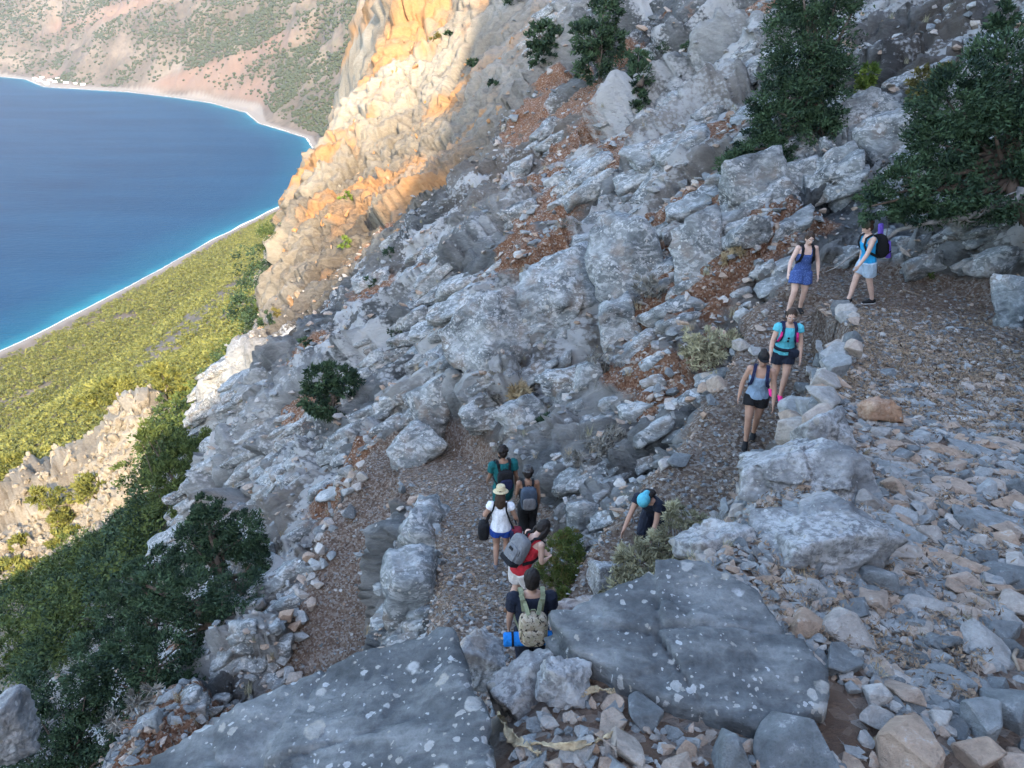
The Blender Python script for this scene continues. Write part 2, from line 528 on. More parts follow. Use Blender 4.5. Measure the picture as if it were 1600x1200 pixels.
# ------------------------------------------------------------------ rock, earth and water materials
def rock_nodes(t, v, lich=1.0, dark=1.0):
    """grey limestone colour with lichen rosettes; returns colour and bump height"""
    nc = t.noise(v, 1.9, 3, col=True)
    st = t.vec(t.vadd(v, nc, 0.4), (0.55, 1.1, 1.3), (0, R(-36), 0))
    n1 = t.noise(st, 1.3, 5, 0.62)
    n2 = t.noise(st, 8.0, 8, 0.74)
    base = t.ramp(n1, [(0.28, (0.045 * dark, 0.049 * dark, 0.050 * dark)), (0.45, (0.125 * dark, 0.135 * dark, 0.136 * dark)), (0.6, (0.215 * dark, 0.226 * dark, 0.224 * dark)), (0.78, (0.38, 0.385, 0.372))])
    base = t.mix(0.8, base, t.ramp(n2, [(0.25, 0.45), (0.5, 1.0), (0.75, 1.6)]), 'MULTIPLY')
    sepn = t.n.new('ShaderNodeSeparateColor'); t.l.new(nc, sepn.inputs[0])
    area = t.maprange(sepn.outputs[0], 0.36, 0.54)
    base = t.mix(t.maprange(sepn.outputs[1], 0.52, 0.68, 0, 0.5), base, (0.27, 0.195, 0.14))
    lv = t.vadd(v, t.noise(v, 13, 2, col=True), 0.05)
    for sc, hi in ((5.5, 0.36), (15.0, 0.42)):
        vn = t.n.new('ShaderNodeTexVoronoi'); t.l.new(lv, vn.inputs['Vector']); vn.inputs['Scale'].default_value = sc
        sep = t.n.new('ShaderNodeSeparateColor'); t.l.new(vn.outputs['Color'], sep.inputs[0])
        rad = t.maprange(sep.outputs[0], 0.40, 1.0, 0.0, hi)
        rad = t.math('MULTIPLY', rad, t.math('ADD', t.math('MULTIPLY', area, 0.75), 0.35))
        m = t.maprange(t.math('SUBTRACT', rad, vn.outputs['Distance']), 0.0, 0.03, 0, 0.9 * lich)
        base = t.mix(m, base, t.mix(sep.outputs[1], (0.52, 0.535, 0.54), (0.42, 0.385, 0.325)))
    crust = t.math('MULTIPLY', t.maprange(n2, 0.49, 0.56), t.math('ADD', t.math('MULTIPLY', area, 0.8), 0.2))
    base = t.mix(t.math('MULTIPLY', crust, 0.55 * lich), base, (0.54, 0.54, 0.53))
    hgt = t.math('ADD', t.math('MULTIPLY', n1, 0.6), t.math('MULTIPLY', n2, 0.30))
    return base, hgt, n1, n2

def make_slope_mat():
    """the large masks (tone, warm, lichen, iron, soil, pale) are fields stored on the mesh points"""
    t = NT('limestone_slope')
    v = t.pos()
    n2 = t.noise(t.vec(v, (0.6, 1.1, 1.3), (0, R(-36), 0)), 3.2, 8, 0.78)
    tone = t.math('ADD', t.attr('tone'), t.math('MULTIPLY', t.math('SUBTRACT', n2, 0.5), 0.75))
    base = t.ramp(tone, [(0.12, (0.045, 0.047, 0.047)), (0.36, (0.145, 0.15, 0.148)), (0.58, (0.28, 0.284, 0.276)), (0.85, (0.50, 0.50, 0.48))])
    sun_tinted = t.ramp(tone, [(0.12, (0.11, 0.09, 0.068)), (0.36, (0.22, 0.19, 0.145)), (0.58, (0.31, 0.275, 0.215)), (0.85, (0.43, 0.39, 0.32))])  # second rock ramp for the sunlit parts, sun warmth put into the colour
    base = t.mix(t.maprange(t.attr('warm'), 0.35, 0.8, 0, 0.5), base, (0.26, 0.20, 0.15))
    base = t.mix(t.attr('pale'), base, sun_tinted)
    vn = t.n.new('ShaderNodeTexVoronoi'); t.l.new(v, vn.inputs['Vector']); vn.inputs['Scale'].default_value = 7.0
    lm = t.maprange(t.math('ADD', t.math('ADD', t.attr('lichen'), n2), t.math('MULTIPLY', vn.outputs['Distance'], -0.30)), 0.88, 1.04, 0, 0.85)
    base = t.mix(lm, base, (0.55, 0.55, 0.54))
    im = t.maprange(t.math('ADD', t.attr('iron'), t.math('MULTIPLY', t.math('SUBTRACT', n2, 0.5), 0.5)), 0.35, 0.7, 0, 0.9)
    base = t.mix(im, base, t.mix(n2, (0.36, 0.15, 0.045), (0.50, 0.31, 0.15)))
    sm = t.maprange(t.math('ADD', t.attr('soil'), t.math('MULTIPLY', t.math('SUBTRACT', n2, 0.5), 1.0)), 0.40, 0.62)
    peb = t.voro(v, 24, 'F1', 'Color')
    sep = t.n.new('ShaderNodeSeparateColor'); t.l.new(peb, sep.inputs[0])
    earth = t.ramp(sep.outputs[0], [(0.0, (0.12, 0.082, 0.060)), (0.45, (0.235, 0.17, 0.128)), (0.7, (0.32, 0.26, 0.212)), (0.95, (0.40, 0.37, 0.335))])
    earth = t.mix(t.math('MULTIPLY', t.attr('warm'), 0.42), earth, (0.21, 0.11, 0.066))
    rust = t.ramp(sep.outputs[0], [(0.0, (0.15, 0.066, 0.034)), (0.5, (0.27, 0.135, 0.076)), (0.8, (0.33, 0.19, 0.12)), (0.96, (0.42, 0.36, 0.30))])
    earth = t.mix(t.maprange(t.attr('trail'), 0.1, 0.6), rust, earth)
    col = t.mix(sm, base, earth)
    nm = t.bump(n2, 1.0, 0.30)
    return t.done(col, 0.92, nm)

def make_boulder_mat(name='lichen_limestone', lich=1.0, dark=1.25):
    t = NT(name)
    base, hgt, n1, n2 = rock_nodes(t, t.pos(), lich, dark)
    return t.done(base, 0.88, t.bump(n2, 0.85, 0.07))

def make_slab_mat(name="dark_slab_limestone", base=((0.042, 0.046, 0.048), (0.090, 0.095, 0.097), (0.20, 0.205, 0.20)), cover=1.0, crusty=0.0):
    """dark smooth limestone with separate round lichen rosettes of many sizes"""
    t = NT(name)
    v = t.pos()
    st = t.vec(t.vadd(v, t.noise(v, 2.2, 3, col=True), 0.12), (1.0, 2.6, 2.6), (0, 0, R(18)))
    n1 = t.noise(st, 2.6, 6, 0.6)
    n2 = t.noise(v, 34, 5, 0.7)
    c = t.ramp(n1, [(0.30, base[0]), (0.5, base[1]), (0.68, base[2])])
    c = t.mix(0.8, c, t.ramp(n2, [(0.3, 0.65), (0.5, 1.0), (0.7, 1.35)]), 'MULTIPLY')
    lv = t.vec(t.vadd(v, t.noise(v, 15, 4, 0.65, col=True), 0.05), (1, 1, 0.25 if not crusty else 0.7))
    nn = t.noise(v, 3.4, 3)
    if crusty:
        cm = t.math('MULTIPLY', t.maprange(n2, 0.44, 0.56), t.maprange(nn, 0.42, 0.56))
        c = t.mix(t.math('MULTIPLY', cm, crusty), c, (0.47, 0.47, 0.46))
        c = t.mix(t.maprange(t.noise(v, 1.6, 4), 0.55, 0.68, 0, 0.6), c, (0.27, 0.20, 0.145))
    for sc, hi, lo in ((7.0, 0.44, 0.55), (12.0, 0.48, 0.2), (24.0, 0.44, 0.25), (52.0, 0.42, 0.35)):
        vn = t.n.new('ShaderNodeTexVoronoi'); t.l.new(lv, vn.inputs['Vector']); vn.inputs['Scale'].default_value = sc
        sep = t.n.new('ShaderNodeSeparateColor'); t.l.new(vn.outputs['Color'], sep.inputs[0])
        rad = t.math('MULTIPLY', t.maprange(sep.outputs[0], lo, 1.0, 0.0, hi), t.maprange(nn, 0.36, 0.60, 0.15 if sc < 15 else 0.6, 1.15 * cover))
        edge = t.math('SUBTRACT', rad, vn.outputs['Distance'])
        m = t.math('MULTIPLY', t.maprange(edge, 0.0, 0.07, 0, 0.95), t.maprange(n2, 0.30, 0.55, 0.55, 1.0))
        ring = t.maprange(edge, 0.05, 0.16, 0.0, 0.45)
        lc = t.mix(sep.outputs[1], (0.41, 0.42, 0.42), (0.30, 0.27, 0.22))
        lc = t.mix(ring, lc, (0.30, 0.30, 0.29))
        c = t.mix(m, c, lc)
    return t.done(c, 0.8, t.bump(t.math('ADD', n1, t.math('MULTIPLY', n2, 0.25)), 0.9, 0.035))

def make_stone_mat():
    t = NT('broken_limestone')
    v = t.pos()
    oi = t.n.new('ShaderNodeObjectInfo')
    at = t.attr('tone')
    rnd = t.math('FRACT', t.math('ADD', oi.outputs['Random'], at))
    n = t.noise(v, 16, 6, 0.75)
    c = t.ramp(rnd, [(0.0, (0.125, 0.134, 0.136)), (0.28, (0.225, 0.234, 0.233)), (0.50, (0.32, 0.318, 0.305)), (0.66, (0.34, 0.28, 0.23)), (0.82, (0.36, 0.25, 0.175)), (0.95, (0.42, 0.39, 0.355))])
    c = t.mix(0.75, c, t.ramp(n, [(0.28, 0.5), (0.5, 1.05), (0.72, 1.55)]), 'MULTIPLY')
    c = t.mix(t.maprange(n, 0.60, 0.68, 0, 0.55), c, (0.46, 0.455, 0.44))
    nm = t.bump(n, 0.8, 0.05)
    return t.done(c, 0.88, nm)

M = {}
M['slope'] = make_slope_mat()
M['boulder'] = make_boulder_mat()
M['stone'] = make_stone_mat()
M['slab'] = make_slab_mat()
M['ochre_rock'] = make_slab_mat('ochre_limestone', ((0.22, 0.12, 0.07), (0.36, 0.215, 0.13), (0.45, 0.31, 0.21)), 0.2, 0.15)
M['pink_rock'] = make_slab_mat('pink_limestone', ((0.17, 0.125, 0.11), (0.29, 0.235, 0.21), (0.38, 0.33, 0.30)), 0.6, 0.6)
M['near_rock'] = make_slab_mat('crusted_limestone', ((0.10, 0.10, 0.10), (0.20, 0.20, 0.198), (0.33, 0.325, 0.315)), 0.8, 0.55)

# ------------------------------------------------------------------ the mountain side with its switchback trail
def radial_steps():
    edges = [(0.35, 2.0, 40), (2.0, 30.0, 480), (30.0, 115.0, 400), (115.0, 330.0, 65)]
    out = []
    for a, b, n in edges:
        out.append(np.exp(np.linspace(math.log(a), math.log(b), n, endpoint=False)))
    return np.concatenate(out + [[330.0]])
fine_az = np.radians(np.linspace(-43, 43, 660))
coarse_az = np.radians(np.linspace(43, 317, 92)[1:-1])
AZ = np.concatenate([fine_az, coarse_az])
RS = radial_steps()
P, N, r, w, soil, steep, na, nr = polar_sheet('slope', AZ, RS)
amp = (1 - 0.93 * w) * (1 - 0.6 * soil * smooth01((60 - r) / 20))
knob = smooth01((-P[:, 0] - 40) / 12)
sheer = smooth01((P[:, 1] - 34 + P[:, 0] * 0.55) / 22) * smooth01((6 - P[:, 0]) / 16) * smooth01((r - 40) / 14)
sheer = np.maximum(sheer, knob * smooth01((r - 80) / 15))
disp = rock_disp(P, r, amp, sheer)
behind = smooth01((-P[:, 1] - 8) / 10)                       # keep the crest where the shadow edge needs it
disp = disp * (1 - 0.75 * behind)
Pd = P + N * disp[:, None]
Pd[:, 2] += w * 0.03 * fbm(P / 0.35, 3, 5)
Q = (P @ STRATA.T) * np.array([0.3, 1.0, 1.2])
QW = Q + 0.6 * np.stack([vnoise(P / 2.3, 21), vnoise(P / 2.3, 22), vnoise(P / 2.3, 23)], 1)
sc = np.clip(r / 26, 0.6, 4.0)[:, None]
tone = 0.44 + 0.12 * knob + 0.55 * fbm(QW / (2.2 * sc), 5, 31, 0.62) + 0.10 * np.clip(disp / (0.3 * sc[:, 0]), -1, 1)  # sunken relief is toned darker, relief standing out lighter
warm = 0.5 + 0.9 * fbm(P / (5.0 * sc), 4, 35, 0.55)
pale = smooth01((P[:, 1] - 34 + P[:, 0] * 0.55) / 22) * smooth01((10 - P[:, 0]) / 22)  # marks the sunlit buttress, where the rock takes the sun-warmed colours
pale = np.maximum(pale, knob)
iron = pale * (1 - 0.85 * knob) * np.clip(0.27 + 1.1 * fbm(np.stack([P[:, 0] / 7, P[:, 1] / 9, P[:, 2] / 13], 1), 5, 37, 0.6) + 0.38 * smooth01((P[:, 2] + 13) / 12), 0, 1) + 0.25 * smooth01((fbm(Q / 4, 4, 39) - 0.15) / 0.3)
lichen = np.clip(0.45 + 0.9 * fbm(P / 2.2, 3, 43), 0, 1) * (1 - w) * (0.55 + 0.45 * smooth01((90 - r) / 50)) * (1 - 0.8 * pale)
TERR = Pd.reshape(nr, na, 3)
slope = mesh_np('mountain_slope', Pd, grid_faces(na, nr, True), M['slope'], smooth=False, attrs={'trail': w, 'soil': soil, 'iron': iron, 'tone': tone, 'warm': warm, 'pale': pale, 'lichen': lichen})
tag(slope, kind='structure')

def ground(x, y):
    """height of the finished near sheet at (x, y)"""
    x, y = np.atleast_1d(np.asarray(x, float)), np.atleast_1d(np.asarray(y, float))
    r_ = np.clip(np.hypot(x, y), RS[0], RS[-1] - 1e-3)
    a_ = np.arctan2(x, y)
    a_ = np.where(a_ < AZ[0], a_ + 2 * math.pi, a_)
    azx = np.append(AZ, AZ[0] + 2 * math.pi)
    i = np.clip(np.searchsorted(RS, r_) - 1, 0, nr - 2)
    j = np.clip(np.searchsorted(azx, a_) - 1, 0, na - 1)
    fi = (r_ - RS[i]) / (RS[i + 1] - RS[i])
    fj = (a_ - azx[j]) / (azx[j + 1] - azx[j])
    j2 = (j + 1) % na
    Z = TERR[:, :, 2]
    z = (Z[i, j] * (1 - fi) * (1 - fj) + Z[i + 1, j] * fi * (1 - fj) + Z[i, j2] * (1 - fi) * fj + Z[i + 1, j2] * fi * fj)
    return z if len(z) > 1 else float(z[0])

def hit(u, v, t0=0.6, t1=300.0, n=1500):
    """first point of the near sheet on the ray through photo pixel (u, v)"""
    ts = np.exp(np.linspace(math.log(t0), math.log(t1), n))
    d = PX(u, v, 1.0)
    q = ts[:, None] * d
    z = ground(q[:, 0], q[:, 1])
    k = np.argmax(q[:, 2] < z)
    if q[k, 2] >= z[k]: return None
    return q[k]

# ------------------------------------------------------------------ coast, far mountain, sea, haze
def far_mat():
    t = NT('far_mountain_ground')
    v = t.pos()
    st = t.vec(v, (1.0, 1.0, 1.6), (0, R(30), R(20)))
    n1 = t.noise(v, 0.006, 8, 0.62)
    n2 = t.noise(v, 0.05, 6, 0.65)
    c = t.ramp(n1, [(0.3, (0.055, 0.044, 0.034)), (0.48, (0.095, 0.077, 0.061)), (0.62, (0.14, 0.115, 0.093)), (0.75, (0.185, 0.16, 0.135))])
    c = t.mix(0.8, c, t.ramp(n2, [(0.3, 0.6), (0.5, 1.0), (0.7, 1.25)]), 'MULTIPLY')
    c = t.mix(t.math('MULTIPLY', t.attr('scree'), 0.9), c, t.mix(t.noise(v, 0.012, 6, 0.6), (0.17, 0.095, 0.068), (0.17, 0.13, 0.10)))
    scrub = t.maprange(t.noise(v, 0.03, 6, 0.7), 0.50, 0.60, 0, 0.35)
    c = t.mix(t.math('MULTIPLY', scrub, t.attr('green')), c, (0.075, 0.088, 0.05))
    c = t.mix(t.attr('beach'), c, t.mix(t.noise(v, 0.2, 4), (0.16, 0.142, 0.125), (0.23, 0.208, 0.185)))
    nm = t.bump(t.math('ADD', n1, t.math('MULTIPLY', n2, 0.2)), 0.5, 12.0)
    return t.done(c, 0.95, nm)
M['far'] = far_mat()
faz = np.radians(np.concatenate([np.linspace(-75, -43, 40, endpoint=False), np.linspace(-43, -6, 360), np.linspace(-6, 60, 40)[1:]]))
frs = np.concatenate([np.exp(np.linspace(math.log(290), math.log(1500), 130, endpoint=False)), np.exp(np.linspace(math.log(1500), math.log(6500), 210))])
A_, R_ = np.meshgrid(faz, frs)
fx, fy = (R_ * np.sin(A_)).ravel(), (R_ * np.cos(A_)).ravel()
fh, _ = macro(fx, fy)
fsd = shore_sd(np.stack([fx, fy], 1))
FP = np.stack([fx, fy, fh], 1)
land = fsd > 0
rough_amp = np.clip(fsd / 250, 0, 1) * np.where(fy > 1300, 46, 5)
fn = fbm(FP / 120, 5, 19, 0.55, True)
FP[:, 2] += np.where(land, fn * rough_amp, 0)
farm = smooth01((fy - 1350) / 200)
dg = (FP[:, 0] * 0.62 + FP[:, 1] * 0.25 - FP[:, 2] * 1.9)
scree = farm * smooth01((fbm(np.stack([dg / 260, FP[:, 1] / 900, FP[:, 2] / 900], 1), 4, 23) - 0.10) / 0.16) * smooth01((-fx - 520) / 250) * smooth01((fsd - 25) / 30)
green = (0.35 + 0.65 * smooth01((fx + 1200) / 600)) * (1 - scree) * smooth01((fsd - 30) / 60)
bw = np.where(fy > 1300, 16 + 44 * smooth01((-fx - 620) / 120) * (0.6 + 0.4 * vnoise(FP / 190, 9)), 12)
beach = np.where(land, smooth01((bw - fsd) / 8), 1)
foam = smooth01((1.8 + 1.6 * vnoise(FP / 37, 3) - np.abs(fsd - 1.0)) / 1.5) * 0.85
coast = mesh_np('coast_terrain', FP, grid_faces(len(faz), len(frs)), M['far'], smooth=True, attrs={'scree': scree, 'green': green, 'beach': beach, 'foam': foam})
tag(coast, kind='structure')

def sea_mat():
    t = NT('sea_water')
    v = t.pos()
    off = t.attr('offshore')
    n = t.noise(v, 0.006, 5, 0.6)
    o2 = t.math('ADD', off, t.math('MULTIPLY', t.math('SUBTRACT', n, 0.5), 60.0))
    c = t.ramp(t.maprange(o2, 0, 420), [(0.0, (0.012, 0.16, 0.21)), (0.06, (0.0015, 0.062, 0.115)), (0.22, (0.0005, 0.031, 0.080)), (1.0, (0.0002, 0.017, 0.053))])
    streak = t.noise(t.vec(v, (0.0022, 0.012, 1), (0, 0, R(28))), 1.0, 6, 0.65)
    c = t.mix(t.maprange(streak, 0.42, 0.72, 0, 0.55), c, (0.008, 0.055, 0.12))
    w1 = t.noise(t.vec(v, (0.05, 0.16, 1), (0, 0, R(25))), 1.0, 6, 0.6)
    w2 = t.noise(t.vec(v, (0.25, 0.5, 1), (0, 0, R(15))), 1.0, 4, 0.6)
    nm = t.bump(t.math('ADD', w1, t.math('MULTIPLY', w2, 0.4)), 0.55, 3.0)
    t.b.inputs['Specular IOR Level'].default_value = 0.02
    return t.done(c, 0.42, nm)
M['sea'] = sea_mat()
saz = np.radians(np.linspace(-88, 8, 240))
srs = np.exp(np.linspace(math.log(420), math.log(6400), 200))
A_, R_ = np.meshgrid(saz, srs)
sx, sy = (R_ * np.sin(A_)).ravel(), (R_ * np.cos(A_)).ravel()
ssd = shore_sd(np.stack([sx, sy], 1))
sea = mesh_np('sea', np.stack([sx, sy, np.full(len(sx), SEA)], 1), grid_faces(len(saz), len(srs)), M['sea'], smooth=True, attrs={'offshore': -ssd})
tag(sea, kind='structure')

# broken surf along the shore
def surf(name, line, seed, lo, hi):
    L = np.array(line)[:, :2]
    pts = []
    for k in range(len(L) - 1):
        n_ = max(2, int(np.hypot(*(L[k + 1] - L[k])) / 5))
        for f in np.linspace(0, 1, n_, endpoint=False): pts.append(L[k] * (1 - f) + L[k + 1] * f)
    pts = np.array(pts)
    d = np.gradient(pts, axis=0); d /= np.linalg.norm(d, axis=1)[:, None]
    nn = np.stack([-d[:, 1], d[:, 0]], 1)
    s3 = np.stack([pts[:, 0] / 23, pts[:, 1] / 23, np.zeros(len(pts)) + seed], 1)
    s4 = np.stack([pts[:, 0] / 90, pts[:, 1] / 90, np.zeros(len(pts)) + seed + 5], 1)
    wd = np.clip(lo + (hi - lo) * (0.5 + 0.9 * fbm(s3, 3, seed)) * (0.6 + 0.8 * vnoise(s4, seed)), 0.2, hi * 1.5)
    off = 1.6 * vnoise(s3 * 0.7, seed + 2)
    a = pts + nn * (off + wd)[:, None]; b = pts + nn * (off - wd * 0.6)[:, None]
    V = np.vstack([np.column_stack([a, np.full(len(a), SEA + 1.1)]), np.column_stack([b, np.full(len(b), SEA + 1.1)])])
    n_ = len(pts)
    F = np.array([[i, i + 1, n_ + i + 1, n_ + i] for i in range(n_ - 1)])
    o = mesh_np(name, V, F, M['foam'], None, True); tag(o, kind='structure')
    return o
M['foam'] = plain('sea_foam', (0.55, 0.58, 0.60), 0.9, 0.25, 0.2)
surf('surf', NEAR_SHORE, 3, 0.8, 3.6)
surf('surf', FAR_SHORE, 8, 1.0, 5.0)
# ------------------------------------------------------------------ rocks
def ico(sub):
    bm = bmesh.new()
    bmesh.ops.create_icosphere(bm, subdivisions=sub, radius=1.0)
    v = np.array([x.co[:] for x in bm.verts]); f = np.array([[q.index for q in p.verts] for p in bm.faces])
    bm.free()
    return v, f
ICO = {k: ico(k) for k in (3, 4, 5)}

def rock_verts(dims, seed, sub=4, planes=5, hard=110.0, rough=1.0, top=None):
    """broken block: cut by random planes, edges slightly worn; dims are full sizes"""
    rng = np.random.default_rng(seed)
    v, f = ICO[sub]
    n = rng.normal(size=(planes, 3)); n /= np.linalg.norm(n, axis=1)[:, None]
    d = rng.uniform(0.42, 0.95, planes)
    axes = np.array([[1, 0, 0], [-1, 0, 0], [0, 1, 0], [0, -1, 0], [0, 0, 1], [0, 0, -1]], float) + rng.normal(size=(6, 3)) * 0.16
    axes /= np.linalg.norm(axes, axis=1)[:, None]
    n = np.vstack([n, axes]); d = np.concatenate([d, rng.uniform(0.62, 0.82, 6)])
    if top is not None:
        for tn, td in top:
            tn = np.array(tn, float); tn /= np.linalg.norm(tn)
            n = np.vstack([n, tn]); d = np.append(d, td)
    c = np.maximum(v @ n.T, 1e-4) / d
    rad = (c ** hard).sum(1) ** (-1.0 / hard)
    p = v * rad[:, None]
    p = p / (np.abs(p).max(0)) * (np.array(dims) / 2)
    hv = v
    s = float(np.mean(dims))
    q = p + seed * 3.7
    fa, e = facet(q / (0.32 * s), seed % 50, 1.3)
    fb, e2 = facet(q / (0.12 * s), seed % 50 + 7, 1.3)
    nn = v
    disp = rough * s * (0.060 * fa + 0.022 * fb - 0.03 * smooth01(1 - e / 0.07) + 0.014 * fbm(q / (0.2 * s), 4, 5, 0.6, True))
    return p + nn * disp[:, None], f

def rock(name, dims, seed, loc, rot=(0, 0, 0), sub=4, mat=None, parent=None, **kw):
    v, f = rock_verts(dims, seed, sub, **kw)
    o = mesh_np(name, v, f, mat or M['boulder'], parent, smooth=False)
    o.location = loc
    o.rotation_euler = rot
    return o

def hull_proto(name, seed, n=13, flat=0.7, bev=False):
    rng = np.random.default_rng(seed)
    p = rng.normal(size=(n, 3)); p /= np.linalg.norm(p, axis=1)[:, None]
    p *= np.array([1.0, rng.uniform(0.6, 0.95), flat * rng.uniform(0.7, 1.1)]) * 0.5
    bm = bmesh.new()
    for q in p: bm.verts.new(q.tolist())
    res = bmesh.ops.convex_hull(bm, input=bm.verts)
    bmesh.ops.delete(bm, geom=[g for g in res['geom_interior'] if isinstance(g, bmesh.types.BMVert)], context='VERTS')
    bmesh.ops.dissolve_limit(bm, angle_limit=0.25, verts=bm.verts, edges=bm.edges)
    if bev: bmesh.ops.bevel(bm, geom=list(bm.edges), offset=0.022, segments=1, affect='EDGES', profile=0.6)
    me = bpy.data.meshes.new(name)
    bm.to_mesh(me); bm.free()
    at = me.attributes.new('tone', 'FLOAT', 'POINT')
    at.data.foreach_set('value', np.full(len(me.vertices), rng.random(), dtype=np.float32))
    me.materials.append(M['stone'])
    return me
STONES_NEAR = [hull_proto('stone', 500 + k, 10 + k % 5, 0.5 + 0.06 * (k % 8), True) for k in range(24)]
STONES = [hull_proto('stone', 300 + k, 12 + k % 4, 0.55 + 0.05 * (k % 8)) for k in range(24)]

# --- scatter for what nobody could count: point mesh + instance nodes
def scatter(name, pts, scale, rotz, protos, tilt=0.5, lean=0.0):
    me = bpy.data.meshes.new(name)
    me.vertices.add(len(pts)); me.vertices.foreach_set('co', np.asarray(pts, np.float32).ravel())
    sc = np.asarray(scale, np.float32)
    if sc.ndim == 1: sc = np.repeat(sc[:, None], 3, 1)
    a = me.attributes.new('scl', 'FLOAT_VECTOR', 'POINT'); a.data.foreach_set('vector', sc.ravel())
    rng = np.random.default_rng(len(pts))
    rot = np.stack([rng.uniform(-tilt, tilt, len(pts)), rng.uniform(-tilt, tilt, len(pts)) + lean, rotz], 1).astype(np.float32)
    a = me.attributes.new('rot', 'FLOAT_VECTOR', 'POINT'); a.data.foreach_set('vector', rot.ravel())
    a = me.attributes.new('pick', 'INT', 'POINT'); a.data.foreach_set('value', rng.integers(0, len(protos), len(pts)).astype(np.int32))
    ob = bpy.data.objects.new(name, me)
    link(ob)
    col = bpy.data.collections.new(name + '_kinds')
    for k, p in enumerate(protos):
        po = p if isinstance(p, bpy.types.Object) else bpy.data.objects.new(name + '_kind', p)
        col.objects.link(po)
    g = bpy.data.node_groups.new(name + '_scatter', 'GeometryNodeTree')
    g.interface.new_socket('Geometry', in_out='INPUT', socket_type='NodeSocketGeometry')
    g.interface.new_socket('Geometry', in_out='OUTPUT', socket_type='NodeSocketGeometry')
    N_ = g.nodes; L_ = g.links
    gi, go = N_.new('NodeGroupInput'), N_.new('NodeGroupOutput')
    ci = N_.new('GeometryNodeCollectionInfo'); ci.inputs['Collection'].default_value = col
    ci.inputs['Separate Children'].default_value = True; ci.inputs['Reset Children'].default_value = True
    ip = N_.new('GeometryNodeInstanceOnPoints'); ip.inputs['Pick Instance'].default_value = True
    def na_(nm, ty):
        x = N_.new('GeometryNodeInputNamedAttribute'); x.data_type = ty; x.inputs['Name'].default_value = nm
        return x.outputs['Attribute']
    e2r = N_.new('FunctionNodeEulerToRotation')
    L_.new(gi.outputs[0], ip.inputs['Points']); L_.new(ci.outputs[0], ip.inputs['Instance'])
    L_.new(na_('pick', 'INT'), ip.inputs['Instance Index'])
    L_.new(na_('rot', 'FLOAT_VECTOR'), e2r.inputs[0]); L_.new(e2r.outputs[0], ip.inputs['Rotation'])
    L_.new(na_('scl', 'FLOAT_VECTOR'), ip.inputs['Scale'])
    L_.new(ip.outputs[0], go.inputs[0])
    md = ob.modifiers.new('scatter', 'NODES'); md.node_group = g
    tag(ob, kind='stuff')
    return ob

def in_slab(x, y):
    x, y = np.atleast_1d(x), np.atleast_1d(y)
    res = np.zeros(len(x), dtype=bool)
    for q in SLABS:
        ins = np.ones(len(x), dtype=bool)
        for i in range(len(q)):
            a_, b_ = q[i], q[(i + 1) % len(q)]
            ins &= ((b_[0] - a_[0]) * (y - a_[1]) - (b_[1] - a_[1]) * (x - a_[0])) > -0.02
        res |= ins
    return res

# --- large blocks one can name
def bould(box, t, label, seed, rot=(0, 0, 0), depth=0.8, sink=0.0, sub=5, name='boulder', top=None, rough=0.8, planes=6, group=None, thick=None, hard=110.0, mat=None):
    """box: what the rock covers in the photo; t: its depth"""
    u0, v0, u1, v1 = box
    if t > 10:
        h = hit((u0 + u1) / 2, v0 + (v1 - v0) * 0.72)
        t = h[1] * CP - h[2] * SP
        sub = 4
    c = PX((u0 + u1) / 2, (v0 + v1) / 2, t)
    wd, ht = (u1 - u0) / FPX * t, (v1 - v0) / FPX * t
    dm = (wd, thick if thick else depth * wd, ht)
    o = rock(name, dm, seed, c + np.array([0, 0.25 * dm[1], -sink]), (-R(28) * 0.6 + rot[0], rot[1], rot[2]), sub, mat=M['near_rock'] if t < 10 else None, top=top, rough=rough, planes=planes, hard=hard)
    tag(o, label, 'boulder', group)
    if mat: o.data.materials.clear(); o.data.materials.append(M[mat])
    return o

